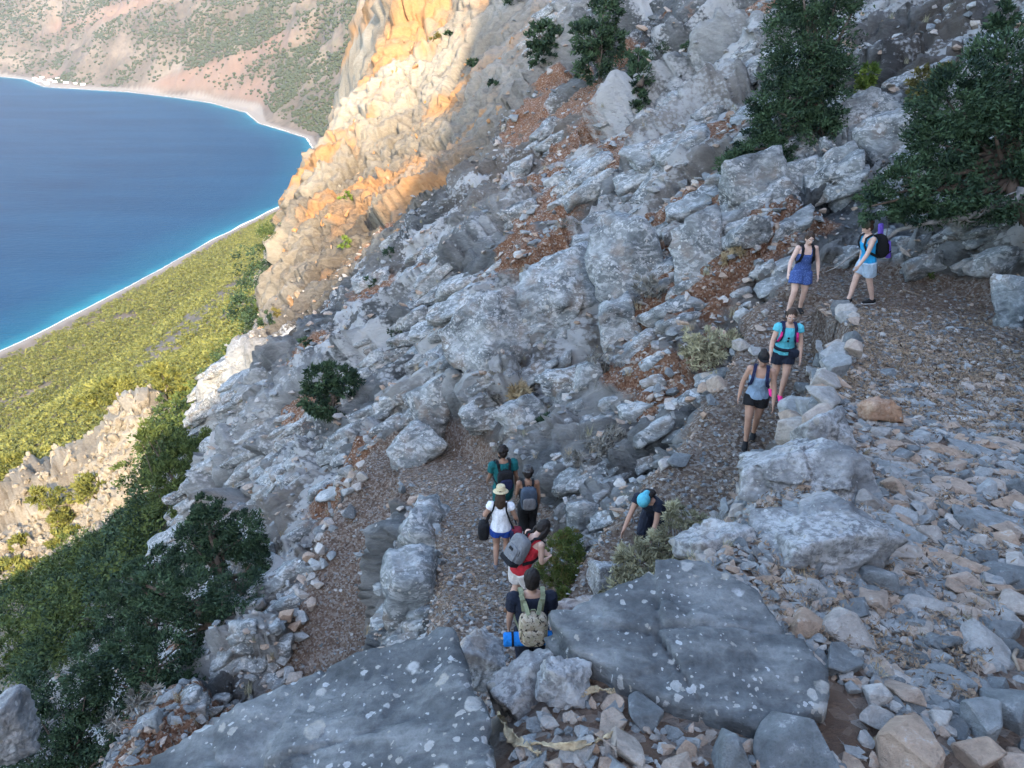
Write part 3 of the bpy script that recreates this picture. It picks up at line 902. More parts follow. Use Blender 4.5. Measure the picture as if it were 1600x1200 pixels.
# the two tilted slabs at the trail's edge
def slab(outline, ztop, thick, seed, rough=0.02, lean=0.25):
    """tilted slab: outline = plan polygon (anticlockwise seen from above), ztop = (a, b, c) of z = a + b x + c y"""
    g_ = np.random.default_rng(seed)
    q = np.array(outline)
    SLABS.append(q)
    c2 = q.mean(0)
    za = lambda x, y: ztop[0] + ztop[1] * x + ztop[2] * y
    c = np.array([c2[0], c2[1], za(*c2) - thick / 2])
    nrm, dist = [], []
    tn = np.array([-ztop[1], -ztop[2], 1.0]); tn /= np.linalg.norm(tn)
    nrm.append(tn); dist.append(thick / 2 * tn[2])
    nrm.append(np.array([0, 0, -1.0])); dist.append(thick / 2)
    for i in range(len(q)):
        a_, b_ = q[i], q[(i + 1) % len(q)]
        e_ = b_ - a_
        n_ = np.array([e_[1], -e_[0], 0]); n_ /= np.linalg.norm(n_)
        n_[2] = lean * g_.uniform(-0.6, 1.0); n_ /= np.linalg.norm(n_)
        pt = np.array([*(a_ + b_) / 2, za(*((a_ + b_) / 2))])
        nrm.append(n_); dist.append(float(np.dot(pt - c, n_)))
    for k_ in range(5):
        d_ = g_.normal(size=3); d_[2] = abs(d_[2]) * 0.5; d_ /= np.linalg.norm(d_)
        sup = max(np.dot(np.array([x_, y_, za(x_, y_)]) - c, d_) for x_, y_ in q)
        nrm.append(d_); dist.append(sup * g_.uniform(0.93, 0.99))
    v_, f_ = ICO[6] if 6 in ICO else ICO[5]
    pp = np.maximum(v_ @ np.array(nrm).T, 1e-4) / np.array(dist)
    pv = v_ * ((pp ** 90).sum(1) ** (-1 / 90.0))[:, None]
    fa, e1 = facet(pv / 0.45 + seed, seed, 1.2); fb, e2 = facet(pv / 0.16 + seed, seed + 3, 1.2)
    wv = vnoise(np.stack([pv[:, 0] * 3 + pv[:, 1] * 6, pv[:, 1] * 1.5, pv[:, 2] * 5], 1), seed)
    dd = rough * (1.2 * fa + 0.4 * fb + 0.9 * fbm(pv / 0.2, 5, seed, 0.6, True) + 0.8 * wv - 1.1 * smooth01(1 - e1 / 0.035) - 0.35 * smooth01(1 - e2 / 0.05))
    o = mesh_np('boulder', pv + v_ * dd[:, None], f_, M['slab'], None, False)
    o.location = c
    return o
ICO[6] = ico(6)
SLABS = []
slab1 = slab([(-0.02, 1.25), (-0.10, 1.55), (-0.21, 1.87), (-0.34, 1.89), (-0.67, 1.81), (-1.05, 1.66), (-1.5, 1.35), (-1.25, 0.9), (-0.1, 0.85)], (-1.88, 0.27, 0.0), 0.55, 12)
tag(slab1, 'big dark slab with round pale lichen, leftmost of the two at the bottom', 'boulder')
slab2 = slab([(0.18, 1.79), (0.42, 1.62), (0.80, 1.46), (0.98, 1.56), (1.02, 1.70), (0.86, 2.0), (0.70, 2.12), (0.56, 2.14), (0.14, 1.92)], (-2.14, 0.02, 0.115), 0.6, 23)
tag(slab2, 'dark slab thick with pale lichen in front of the dry yellowish shrub', 'boulder')
bould((1165, 775, 1430, 955), 3.15, 'broad grey boulder capped with white lichen behind the dark slab', 31, (R(10), R(14), R(10)), 0.85, 0.05)
bould((1165, 692, 1400, 800), 4.1, 'pale crusted ledge of rock below the pointed block', 44, (R(8), R(4), R(-8)), 0.8, 0.05)
bould((1245, 640, 1345, 722), 4.9, 'smooth blue-grey pointed block on top of the pale ledge', 52, (0, R(-8), R(20)), 0.8, 0.02)
bould((1060, 835, 1180, 925), 3.25, 'dark rounded rock wedged beside the dry shrub', 58, (0, R(10), R(30)), 0.9, 0.0)
bould((1345, 625, 1408, 668), 5.6, 'orange-brown squared stone lying on the wall top', 63, (0, R(6), R(25)), 0.9, 0.0, 4, mat='ochre_rock')
bould((-70, 1088, 34, 1240), 2.2, 'pale rock edge poking in at the bottom left corner', 67, (0, 0, 0), 0.7, 0.0)
bould((855, 940, 945, 1010), 9.0, 'pinkish speckled boulder beside the man in navy', 71, (0, R(5), R(15)), 0.9, 0.0, mat='pink_rock')
bould((700, 990, 790, 1070), 6.0, 'white crusted rock between the left slab and the trail', 75, (0, R(20), 0), 0.9, 0.1)
bould((770, 1022, 900, 1130), 2.5, 'grey wedge-shaped stone leaning against the left slab', 79, (R(10), R(-20), R(30)), 0.8, 0.05)
bould((830, 1038, 935, 1118), 2.38, 'squat grey stone in the gap between the two slabs', 83, (0, R(12), R(-20)), 0.8, 0.0)
# block pile beside the hairpin under the dark trees
bould((1128, 240, 1232, 355), 16.2, 'rounded grey boulder, lowest of the pile under the dark tree', 91, (0, R(-12), R(10)), 0.9, 0.1)
bould((1226, 238, 1290, 312), 16.8, 'white topped boulder in the middle of the pile', 94, (0, R(-10), R(40)), 0.9, 0.1)
bould((1232, 198, 1292, 262), 17.4, 'tall pale boulder at the top of the pile', 97, (0, R(-25), R(15)), 0.9, 0.1)
bould((1281, 205, 1318, 256), 17.3, 'small grey block beside the tall pale boulder', 99, (0, R(5), R(15)), 0.9, 0.05, 4)
bould((1278, 225, 1372, 350), 16.4, 'smooth fractured grey face right of the boulder pile', 102, (R(-10), R(-28), R(-5)), 0.7, 0.1)
bould((1355, 160, 1460, 270), 17.2, 'pale ribbed rock face behind the overhanging branch', 105, (0, R(-35), R(5)), 0.7, 0.1)
bould((1130, 335, 1235, 400), 15.8, 'flat white spotted block under the boulder pile', 108, (0, R(4), R(10)), 0.8, 0.05)
bould((1055, 310, 1140, 455), 16.6, 'upright grey rock with a dark hollow left of the pile', 111, (0, R(-8), R(-10)), 0.8, 0.1)
bould((1560, 440, 1640, 545), 12.0, 'grey rock cut by the right edge beside the trail', 114, (0, R(10), 0), 0.8, 0.0)
# the great outcrop
bould((920, 330, 1045, 520), 19.6, 'massive square-cornered block crowning the central outcrop', 121, (R(-6), R(-24), R(12)), 0.8, 0.1)
bould((790, 400, 960, 540), 19.4, 'wide pale fractured face in the middle of the outcrop', 124, (R(-6), R(-30), R(5)), 0.7, 0.1)
bould((690, 470, 840, 610), 18.8, 'sloping lichen-white rock at the lower end of the outcrop', 127, (R(-5), R(-34), R(10)), 0.7, 0.1)
bould((925, 475, 1010, 548), 17.2, 'overhanging block above a small dark hollow', 131, (0, R(-20), R(10)), 0.8, 0.0)
bould((600, 668, 700, 748), 18.2, 'smooth leaning grey slab at the far bend of the lower trail', 135, (R(-10), R(-30), R(10)), 0.6, 0.0)
bould((640, 590, 745, 690), 18.4, 'lichen-covered hump above the leaning slab', 138, (0, R(-28), R(5)), 0.7, 0.1)
bould((715, 610, 800, 690), 17.6, 'grey block with a shadowed undercut near the straw-coloured tuft', 141, (0, R(-24), R(15)), 0.7, 0.05)
bould((780, 620, 860, 700), 16.8, 'small slanted block between the dry bushes above the hikers', 144, (0, R(-26), R(5)), 0.7, 0.05)
bould((880, 555, 960, 640), 16.4, 'angular grey block under the great outcrop', 147, (0, R(-18), R(25)), 0.7, 0.05)
# rock rib between the two lower legs of the trail
bould((612, 788, 715, 900), 13.7, 'pale knobbly rock rib top beside the lower trail', 151, (0, R(-5), R(8)), 0.9, 0.1)
bould((586, 860, 690, 1015), 14.2, 'tall smooth grey rock wall above the lowest path', 154, (R(10), R(0), R(12)), 0.8, 0.1)
bould((880, 770, 945, 860), 11.9, 'upright bluish rock behind the round green cushion shrub', 157, (0, R(-12), R(10)), 0.8, 0.0)
bould((915, 880, 1000, 960), 9.8, 'grey rock at the foot of the cushion shrub', 160, (0, R(10), R(30)), 0.8, 0.0)

# --- bedrock blocks standing out of the slope: parts of the slope
rng = np.random.default_rng(5)
def blocks(poly, n, size, tdiag=(-38, -18), sub=4, name='rock_outcrop', seed0=1000, keep_path=0.25, flat=0.62):
    """poly = photo box; blocks set on the ground seen there"""
    k = 0
    tries = 0
    while k < n and tries < n * 6:
        tries += 1
        u, v = rng.uniform(poly[0], poly[2]), rng.uniform(poly[1], poly[3])
        if len(poly) > 4 and abs((v - poly[1]) / (poly[3] - poly[1]) - poly[4] * (u - poly[0]) / (poly[2] - poly[0]) - poly[5]) > poly[6]: continue
        h = hit(u, v)
        if h is None: continue
        _, wp = path_blend(np.array([h[0]]), np.array([h[1]]), np.array([h[2]]))
        if wp[0] > keep_path: continue
        s = rng.uniform(*size)
        key = (seed0 + k) % 26
        sub = 4 if s > 1.0 else 3
        if (name, sub, key) not in BLOCK:
            vv, ff = rock_verts((1.0, 0.62, flat), 1000 + key, sub)
            me = mesh_np(name, vv, ff, M['boulder'], None)
            BLOCK[(name, sub, key)] = me.data
            bpy.data.objects.remove(me)
        o = bpy.data.objects.new(name, BLOCK[(name, sub, key)])
        link(o, slope)
        o.location = (h[0], h[1], h[2] - 0.08 * s)
        o.rotation_euler = (rng.uniform(-0.25, 0.1), R(rng.uniform(*tdiag)), rng.normal() * 0.22)
        o.scale = (s * rng.uniform(1.0, 1.7), s * rng.uniform(0.8, 1.1), s * rng.uniform(0.7, 1.1))
        k += 1
BLOCK = {}
blocks((680, 320, 1060, 600), 26, (0.6, 1.6))
blocks((860, 560, 1130, 760), 24, (0.35, 0.9))
blocks((560, 500, 760, 760), 22, (0.5, 1.3))
blocks((1060, 60, 1600, 330), 34, (0.7, 2.2))
blocks((980, 330, 1250, 500), 24, (0.35, 1.0))
blocks((800, 180, 1100, 340), 18, (0.8, 2.2))
blocks((380, 620, 620, 900), 30, (0.5, 1.3))
blocks((200, 900, 520, 1150), 36, (0.3, 0.8))
blocks((560, 780, 720, 1010), 18, (0.3, 0.7))
blocks((350, 880, 490, 1080), 20, (0.4, 0.95))
blocks((860, 700, 1130, 900), 20, (0.25, 0.6))
blocks((1320, 330, 1600, 420), 12, (0.5, 1.2))
blocks((560, 330, 720, 520), 14, (0.9, 2.2))
# ------------------------------------------------------------------ loose stones
def place_stone(name, parent, loc, s, flat=1.0, rz=None, tilt=0.35):
    o = bpy.data.objects.new(name, STONES_NEAR[rng.integers(0, len(STONES_NEAR))])
    link(o, parent)
    o.location = loc
    o.rotation_euler = (rng.uniform(-tilt, tilt), rng.uniform(-tilt, tilt), rng.uniform(0, 6.28) if rz is None else rz)
    o.scale = (s * rng.uniform(0.85, 1.25), s * rng.uniform(0.85, 1.2), s * flat * rng.uniform(0.8, 1.2))
    return o

# the stones one can pick apart on the near trail (parts of the slope)
cand = []
while len(cand) < 1500:
    u, v = rng.uniform(760, 1610), rng.uniform(560, 1210)
    if v < 900 and u < 1330 + (900 - v) * 0.02: continue
    if v >= 900 and u < 1330 - (v - 900) * 1.75: continue
    d = PX(u, v, 1.0)
    h = hit(u, v, 0.6, 30, 500)
    if h is None or in_slab(h[0], h[1])[0]: continue
    s = float(np.clip(rng.lognormal(math.log(0.058), 0.52), 0.022, 0.24))
    t = h[1] * CP - h[2] * SP
    cand.append((s / t, s, h))
cand.sort(key=lambda c: -c[0])
taken = []
for q, s, h in cand:
    if len(taken) >= 285: break
    if any((h[0] - a[0]) ** 2 + (h[1] - a[1]) ** 2 < (0.40 * (s + b)) ** 2 for a, b in taken): continue
    taken.append((h, s))
    place_stone('stone', slope, (h[0], h[1], h[2] + 0.12 * s), s * 1.15)

# worn paving of the old trail, flush with the ground along its right side
laid = []
for tries in range(2500):
    if len(laid) >= 110: break
    u, v = rng.uniform(1380, 1605), rng.uniform(600, 960)
    h = hit(u, v, 0.6, 30, 900)
    if h is None: continue
    s = rng.uniform(0.13, 0.30)
    if any((h[0] - a[0]) ** 2 + (h[1] - a[1]) ** 2 < (0.42 * (s + b)) ** 2 for a, b in laid): continue
    laid.append((h, s))
    o = place_stone('paving_stone', slope, (h[0], h[1], h[2] + 0.012), s, 0.42, rng.normal() * 0.35 - 0.3, 0.08)
    o.scale[0] *= 1.35

# dry stone wall that holds up the upper trail, seen along its top
def wall_line(name, label, line, spacing, size, rows, jitter, parent_cat='wall', group=None):
    p0 = line[0]
    root = empty(name, (p0[0], p0[1], ground(p0[0], p0[1])))
    tag(root, label, parent_cat, group)
    base = np.array(root.location)
    L = np.array(line)
    seg = np.sqrt(((L[1:, :2] - L[:-1, :2]) ** 2).sum(1))
    tot = seg.sum()
    n = int(tot / spacing)
    for k in range(n):
        d = (k + 0.5) / n * tot
        i = 0
        while d > seg[i] and i < len(seg) - 1:
            d -= seg[i]; i += 1
        f = d / seg[i]
        q = L[i] * (1 - f) + L[i + 1] * f
        for rr in range(rows):
            s = rng.uniform(*size)
            x, y = q[0] + rng.normal() * jitter, q[1] + rng.normal() * jitter
            z = ground(x, y) + 0.22 * s + (rr * 0.5 * size[0] if rows > 1 else 0)
            o = place_stone('wall_stone', root, np.array([x, y, z]) - base, s, 0.95)
    return root
wall_line('dry_stone_wall', 'rough dry stone wall edging the upper trail beside the descending walkers', [(1.9, 4.3), (2.45, 5.3), (3.4, 7.2), (4.2, 8.9), (5.1, 10.6), (5.6, 12.2)], 0.24, (0.22, 0.46), 2, 0.12)
wall_line('stone_edging', 'line of broken stones edging the trail below the dry pale bush', [(4.9, 13.8), (3.9, 12.2), (3.0, 10.9), (2.1, 9.8), (1.5, 9.2)], 0.22, (0.16, 0.42), 1, 0.22)
wall_line('stone_edging', 'tumbled pale stones along the outer edge of the lowest path', [(-4.2, 16.6), (-4.9, 14.8), (-5.0, 13.2), (-5.2, 12.0), (-5.6, 10.5)], 0.17, (0.16, 0.46), 2, 0.22)
wall_line('stone_edging', 'stones heaped on the inner edge of the hikers trail near the rock rib', [(-1.3, 9.2), (-1.4, 10.4), (-1.7, 12.0), (-2.5, 14.4), (-3.2, 15.6)], 0.2, (0.14, 0.38), 1, 0.18)

# --- everything smaller, and the rubble farther off
vr = np.hypot(Pd[:, 0], Pd[:, 1])
fin = np.abs(np.arctan2(Pd[:, 0], Pd[:, 1])) < R(42)
def pick(mask, n, seed):
    idx = np.flatnonzero(mask & fin)
    g = np.random.default_rng(seed)
    i = g.choice(idx, n, replace=True)
    p = Pd[i] + g.normal(size=(n, 3)) * (vr[i] * 0.0025)[:, None] * np.array([1, 1, 0.0])
    p[in_slab(p[:, 0], p[:, 1]), 2] -= 0.6
    return p, g, vr[i]
def rubble(name, mask, n, lo, hi, seed, flat=0.75, up=0.15):
    p, g, rr = pick(mask, n, seed)
    s = np.exp(g.uniform(math.log(lo), math.log(hi), n))
    p[:, 2] += s * up
    sc = np.stack([s * g.uniform(0.8, 1.4, n), s * g.uniform(0.8, 1.2, n), s * flat * g.uniform(0.7, 1.2, n)], 1)
    return scatter(name, p, sc, g.uniform(0, 6.28, n), STONES)
rubble('gravel', (w > 0.35) & (vr > 1.0) & (vr < 6.5), 8000, 0.015, 0.05, 71)
rubble('gravel', (w > 0.35) & (vr > 1.0) & (vr < 7.0), 2600, 0.04, 0.095, 70, 0.6)
rubble('gravel', (w > 0.35) & (vr >= 5.5) & (vr < 24), 11000, 0.025, 0.11, 72)
rubble('gravel', (w > 0.35) & (vr >= 2.5) & (vr < 15) & (Pd[:, 0] > 0.4 * Pd[:, 1] + 0.2), 900, 0.05, 0.17, 78, 0.5)
rubble('rubble', (w < 0.5) & (vr >= 5.0) & (vr < 26), 6000, 0.05, 0.28, 73)
rubble('rubble', (w < 0.5) & (vr >= 22) & (vr < 60) & (steep < 0.75), 4500, 0.12, 0.55, 74)
rubble('rubble', (vr >= 50) & (vr < 118) & (steep < 0.8) & (sheer < 0.3), 1000, 0.3, 1.0, 75)
rubble('rubble', (soil > 0.4) & (w < 0.3) & (vr < 70), 2200, 0.06, 0.35, 76)

# craggy blocks standing out of the cliff faces
CRAG = []
M['crag'] = NT('sun_tinted_crag')  # crags on the sunlit faces, warmth of the sun painted into their colour
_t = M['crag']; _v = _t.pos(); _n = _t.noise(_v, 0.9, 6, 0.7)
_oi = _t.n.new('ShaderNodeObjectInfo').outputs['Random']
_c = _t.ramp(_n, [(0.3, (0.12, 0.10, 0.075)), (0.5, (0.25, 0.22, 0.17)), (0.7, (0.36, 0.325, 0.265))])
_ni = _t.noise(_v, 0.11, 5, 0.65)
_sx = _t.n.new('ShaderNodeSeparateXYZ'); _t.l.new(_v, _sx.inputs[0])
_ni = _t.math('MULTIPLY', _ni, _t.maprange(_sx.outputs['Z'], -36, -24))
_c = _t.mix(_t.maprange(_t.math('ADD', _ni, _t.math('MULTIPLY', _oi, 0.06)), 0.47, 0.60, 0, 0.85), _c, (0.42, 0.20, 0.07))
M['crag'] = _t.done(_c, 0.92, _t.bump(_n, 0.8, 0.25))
for k in range(10):
    vv, ff = rock_verts((0.7, 0.7, 1.15), 1500 + k, 3, 5, 90.0, 1.6)
    o = mesh_np('crag', vv, ff, M['crag']); CRAG.append(o.data); bpy.data.objects.remove(o)
def crags(mask, n, lo, hi, seed, protos, bedded=False):
    p, g_, rr_ = pick(mask, n, seed)
    s_ = np.exp(g_.uniform(math.log(lo), math.log(hi), n))
    sc_ = np.stack([s_ * g_.uniform(0.6, 1.0, n), s_ * g_.uniform(0.6, 1.0, n), s_ * g_.uniform(0.7, 1.5, n)], 1)
    p[:, 2] -= 0.3 * s_
    if bedded:
        sc_ = np.stack([s_ * g_.uniform(1.2, 2.2, n), s_ * g_.uniform(0.7, 1.0, n), s_ * g_.uniform(0.5, 0.9, n)], 1)
        return scatter('crags', p, sc_, g_.normal(size=n) * 0.25, protos, 0.2, -0.55)
    return scatter('crags', p, sc_, g_.uniform(0, 6.28, n), protos, 0.7)
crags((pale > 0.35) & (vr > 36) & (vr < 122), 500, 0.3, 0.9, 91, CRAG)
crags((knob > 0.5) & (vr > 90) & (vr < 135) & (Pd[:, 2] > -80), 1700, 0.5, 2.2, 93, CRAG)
BED = [BLOCK[k_] for k_ in BLOCK][:16]
crags((pale < 0.3) & (w < 0.1) & (vr > 22) & (vr < 90) & (steep > 0.25), 1700, 0.7, 2.4, 92, BED, True)
# ------------------------------------------------------------------ vegetation
def leaf_mat(name, dark, light, dry=None):
    t = NT(name)
    v = t.pos()
    tone = t.attr('tone')
    n = t.noise(v, 0.02 if 'sun' in name else 2.2, 5, 0.6)
    c = t.ramp(t.math('ADD', t.math('MULTIPLY', tone, 0.6), t.math('MULTIPLY', n, 0.4)), [(0.2, dark), (0.75, light)])
    if dry: c = t.mix(t.maprange(tone, 0.88, 0.95), c, dry)
    return t.done(c, 0.75)
M['juniper'] = leaf_mat('juniper_leaves', (0.010, 0.026, 0.016), (0.055, 0.098, 0.045))
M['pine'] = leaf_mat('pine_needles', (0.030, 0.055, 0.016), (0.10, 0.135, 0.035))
M['pine_sunlit'] = leaf_mat('pine_needles_sun', (0.066, 0.082, 0.018), (0.18, 0.184, 0.043))  # sunlit copy of the pine colour, brighter and yellower to carry the sun
M['cushion'] = leaf_mat('cushion_leaves', (0.040, 0.070, 0.014), (0.135, 0.155, 0.034), (0.14, 0.10, 0.03))
M['olive'] = leaf_mat('olive_leaves', (0.06, 0.062, 0.018), (0.17, 0.15, 0.05))
M['lime'] = leaf_mat('bright_leaves', (0.06, 0.11, 0.015), (0.20, 0.26, 0.05))
M['pale'] = leaf_mat('pale_twigs', (0.15, 0.14, 0.085), (0.44, 0.41, 0.26))
M['grey'] = leaf_mat('grey_twigs', (0.10, 0.095, 0.08), (0.30, 0.28, 0.24))
M['straw'] = leaf_mat('straw', (0.26, 0.19, 0.10), (0.50, 0.41, 0.26))
M['bark'] = plain('bark', (0.11, 0.085, 0.068), 0.95, 0.4, 9, 0.6)
M['deadwood'] = plain('dead_wood', (0.24, 0.225, 0.21), 0.9, 0.3, 12, 0.5)
M['redbark'] = plain('peeling_bark', (0.085, 0.06, 0.045), 0.95, 0.4, 6, 0.6)

def tube(pts, rad, sides=7):
    pts = [np.array(p, float) for p in pts]
    V, F = [], []
    n = len(pts)
    for k, p in enumerate(pts):
        d = pts[min(k + 1, n - 1)] - pts[max(k - 1, 0)]
        d /= np.linalg.norm(d) + 1e-9
        a = np.cross(d, [0.31, 0.2, 0.93]); a /= np.linalg.norm(a) + 1e-9
        b = np.cross(d, a)
        for i in range(sides):
            w_ = 2 * math.pi * i / sides
            V.append(p + rad[k] * (math.cos(w_) * a + math.sin(w_) * b))
    for k in range(n - 1):
        for i in range(sides):
            j = (i + 1) % sides
            F.append([k * sides + i, k * sides + j, (k + 1) * sides + j, (k + 1) * sides + i])
    F.append(list(range(sides))[::-1]); F.append([(n - 1) * sides + i for i in range(sides)])
    return V, F

class MB:
    def __init__(self): self.v, self.f = [], []
    def add(self, VF):
        V, F = VF
        o = len(self.v)
        self.v += [list(map(float, q)) for q in V]
        self.f += [[i + o for i in q] for q in F]
        return self
    def build(self, name, mat, parent=None, smooth=True, loc=None):
        ob = mesh_np(name, np.array(self.v) - (np.array(loc) if loc is not None else 0), self.f, mat, parent, smooth)
        if loc is not None and parent is None: ob.location = loc
        return ob

def foliage(blobs, n, leaf, seed, clump=0.22, twig=1.8, shell=0.55, down=0.0, drop=0.0):
    """leaf-sized quads on clumps inside ellipsoids: blobs = [(centre, radii)] in metres"""
    g = np.random.default_rng(seed)
    vol = np.array([np.prod(b[1]) ** (2 / 3) for b in blobs])
    vol /= vol.sum()
    C, Rr, B = [], [], []
    ncl = max(8, int(n / (38 if n < 12000 else 75)))
    which = g.choice(len(blobs), ncl, p=vol)
    dirs = g.normal(size=(ncl, 3)); dirs /= np.linalg.norm(dirs, axis=1)[:, None]
    rad = shell + (1.0 - shell) * g.random(ncl)
    rad = np.where(g.random(ncl) < 0.12, rad * 1.12, rad)
    bc = np.array([b[0] for b in blobs])[which]; br = np.array([b[1] for b in blobs])[which]
    cc = bc + dirs * rad[:, None] * br
    cr = br.mean(1) * clump * g.uniform(0.6, 1.5, ncl)
    k = g.integers(0, ncl, n)
    d = g.normal(size=(n, 3)); d /= np.linalg.norm(d, axis=1)[:, None]
    p = cc[k] + d * (cr[k] * g.random(n) ** 0.45)[:, None] * np.array([1.15, 1.15, 0.8])
    out = p - bc[k]
    out /= np.linalg.norm(out, axis=1)[:, None] + 1e-9
    ax = out * 0.8 + g.normal(size=(n, 3)) * 0.55 + np.array([0, 0, 0.25 - down])
    ax /= np.linalg.norm(ax, axis=1)[:, None]
    sd = np.cross(ax, g.normal(size=(n, 3))); sd /= np.linalg.norm(sd, axis=1)[:, None] + 1e-9
    L = leaf * g.uniform(0.6, 1.4, n)[:, None]
    a = p - sd * L * 0.42; b = p + sd * L * 0.42
    c = p + ax * L * twig * 0.62 + sd * L * 0.22; e = p + ax * L * twig - sd * L * 0.12
    V = np.stack([a, b, c, e], 1).reshape(-1, 3)
    F = np.arange(4 * n).reshape(-1, 4)
    tone = np.repeat(np.clip(0.5 + 0.28 * g.normal(size=ncl)[k] + 0.15 * g.normal(size=n), 0, 1), 4)
    return V, F, tone, cc

def crown(name, blobs, n, leaf, seed, mat, parent, base, **kw):
    V, F, tone, cc = foliage(blobs, n, leaf, seed, **kw)
    o = mesh_np(name, V - base, F, mat, parent, False, {'tone': tone})
    return o, cc

def px_blobs(bl, t, flat=1.0):
    out = []
    for q in bl:
        u, v, ru, rv = q[:4]
        tt = t + (q[4] if len(q) > 4 else 0)
        rr = np.array([ru / FPX * tt, (ru + rv) / 2 / FPX * tt * flat, rv / FPX * tt])
        out.append((PX(u, v, tt), rr))
    return out

def px_tree(label, bl, t, base_px, n, mat='juniper', leaf=None, seed=1, name='juniper_tree', cat='tree', group=None, trunk_r=0.12, clump=0.24, bark='bark', base=None, limbs=9, high=False):
    blobs = px_blobs(bl, t)
    if base is None:
        b = PX(base_px[0], base_px[1], t)
        b[2] = ground(b[0], b[1])
    else: b = np.array(base)
    root = empty(name, b)
    tag(root, label, cat, group)
    leaf = leaf or 3.0 / FPX * t
    _, cc = crown('crown', blobs, n, leaf, seed, M[mat], root, b, clump=clump)
    g = np.random.default_rng(seed + 5)
    mb = MB()
    ctr = np.mean([q[0] for q in blobs], 0)
    topb = max(blobs, key=lambda q: q[0][2])[0]
    mid = b * 0.45 + ctr * 0.55 + g.normal(size=3) * 0.15 * trunk_r * 6
    pts = [b - np.array([0, 0, 0.3]), b * 0.72 + mid * 0.28 + g.normal(size=3) * trunk_r * 0.5, mid, mid * 0.5 + topb * 0.5 + g.normal(size=3) * trunk_r, topb]
    mb.add(tube(pts, [trunk_r * 1.35, trunk_r, trunk_r * 0.75, trunk_r * 0.45, trunk_r * 0.15], 8))
    mb.build('trunk', M[bark], root, loc=b)
    lb = MB()
    for q in blobs + [(cc[i], None) for i in g.choice(len(cc), min(limbs, len(cc)), replace=False)]:
        f = g.uniform(0.25, 0.9)
        s0 = pts[1] * (1 - f) + pts[2] * f if g.random() < 0.6 and not high else pts[2] * (1 - f) + pts[3] * f
        e0 = q[0]
        m0 = (s0 + e0) / 2 + np.array([0, 0, -0.06 * np.linalg.norm(e0 - s0)]) + g.normal(size=3) * 0.05 * np.linalg.norm(e0 - s0)
        lb.add(tube([s0, m0, e0], [trunk_r * 0.42, trunk_r * 0.26, trunk_r * 0.08], 5))
    lb.build('limbs', M[bark], root, loc=b)
    return root

def shrub(label, bl, t, n, mat, leaf_px=3.5, seed=3, name='shrub', cat='shrub', group=None, clump=0.2, twig=1.8, shell=0.6, stems=7, drop=True, stem_mat='deadwood', auto=True):
    u, v = np.mean([q[0] for q in bl]), max(q[1] + 0.75 * q[3] for q in bl)
    if auto:
        h = hit(u, v)
        t = (h[1] * CP - h[2] * SP)
    blobs = px_blobs(bl, t)
    c = np.mean([q[0] for q in blobs], 0)
    b = np.array([c[0], c[1], 0.0]); b[2] = min(ground(b[0], b[1]), min(q[0][2] - 0.5 * q[1][2] for q in blobs))
    root = empty(name, b)
    tag(root, label, cat, group)
    _, cc = crown('foliage', blobs, n, leaf_px / FPX * t, seed, M[mat], root, b, clump=clump, twig=twig, shell=shell)
    if stems:
        g = np.random.default_rng(seed)
        mb = MB()
        for i in g.choice(len(cc), min(stems, len(cc)), replace=False):
            mb.add(tube([b, (b + cc[i]) / 2 + g.normal(size=3) * 0.03, cc[i]], [0.012, 0.008, 0.004], 4))
        mb.build('stems', M[stem_mat], root, loc=b)
    return root

# dark trees on the right
px_tree('tall dense dark juniper above the boulder pile', [(1275, -10, 66, 60), (1262, 60, 72, 55), (1268, 110, 66, 50), (1228, 150, 55, 45), (1285, 160, 45, 50), (1218, 195, 48, 45), (1270, 205, 48, 40), (1190, 232, 38, 36), (1152, 262, 30, 34), (1210, 245, 30, 26)], 18.8, (1306, 222), 44000, 'juniper', 0.045, 11, trunk_r=0.17, limbs=14)
px_tree('spreading juniper reaching in from the right edge over the trail', [(1500, 165, 72, 66), (1580, 110, 66, 70), (1575, 215, 84, 74), (1470, 225, 62, 50), (1408, 292, 58, 38), (1362, 322, 38, 26), (1480, 300, 66, 44), (1570, 300, 76, 54), (1440, 335, 50, 20), (1640, 180, 70, 110)], 13.6, (1632, 478), 54000, 'juniper', 0.042, 12, trunk_r=0.17, bark='redbark', limbs=18, high=True)
px_tree('small juniper tuft with a thin dead stem in the top right corner', [(1572, 28, 26, 22), (1556, 40, 16, 16)], 17.5, (1592, 110), 1200, 'juniper', 0.06, 13, trunk_r=0.04, limbs=3)
# small trees high on the shaded slope
def hit_t(u, v):
    h = hit(u, v)
    return h[1] * CP - h[2] * SP
px_tree('small dark tree, leftmost of the three high on the slope', [(850, 58, 26, 22), (866, 70, 22, 22), (848, 88, 22, 20), (838, 44, 12, 10)], hit_t(856, 112), (858, 112), 4200, 'juniper', None, 14, group='dark trees high on the shaded slope')
px_tree('larger dark tree, middle one of the three high on the slope', [(942, 22, 34, 28), (928, 62, 34, 32), (955, 70, 26, 32), (925, 108, 26, 24), (905, 45, 14, 12), (950, -8, 24, 18)], hit_t(935, 134), (938, 136), 8000, 'juniper', None, 15, group='dark trees high on the shaded slope')
px_tree('narrow dark tree, rightmost of the three high on the slope', [(998, 90, 20, 18), (1000, 120, 20, 24), (996, 155, 17, 24)], hit_t(995, 182), (996, 180), 4200, 'juniper', None, 16, group='dark trees high on the shaded slope')
px_tree('lone round dark tree on the grey slope left of the hikers', [(500, 590, 26, 26), (545, 602, 22, 28), (492, 625, 24, 24), (515, 640, 26, 18), (528, 585, 20, 18)], hit_t(520, 662), (528, 658), 8000, 'juniper', None, 17, trunk_r=0.1)
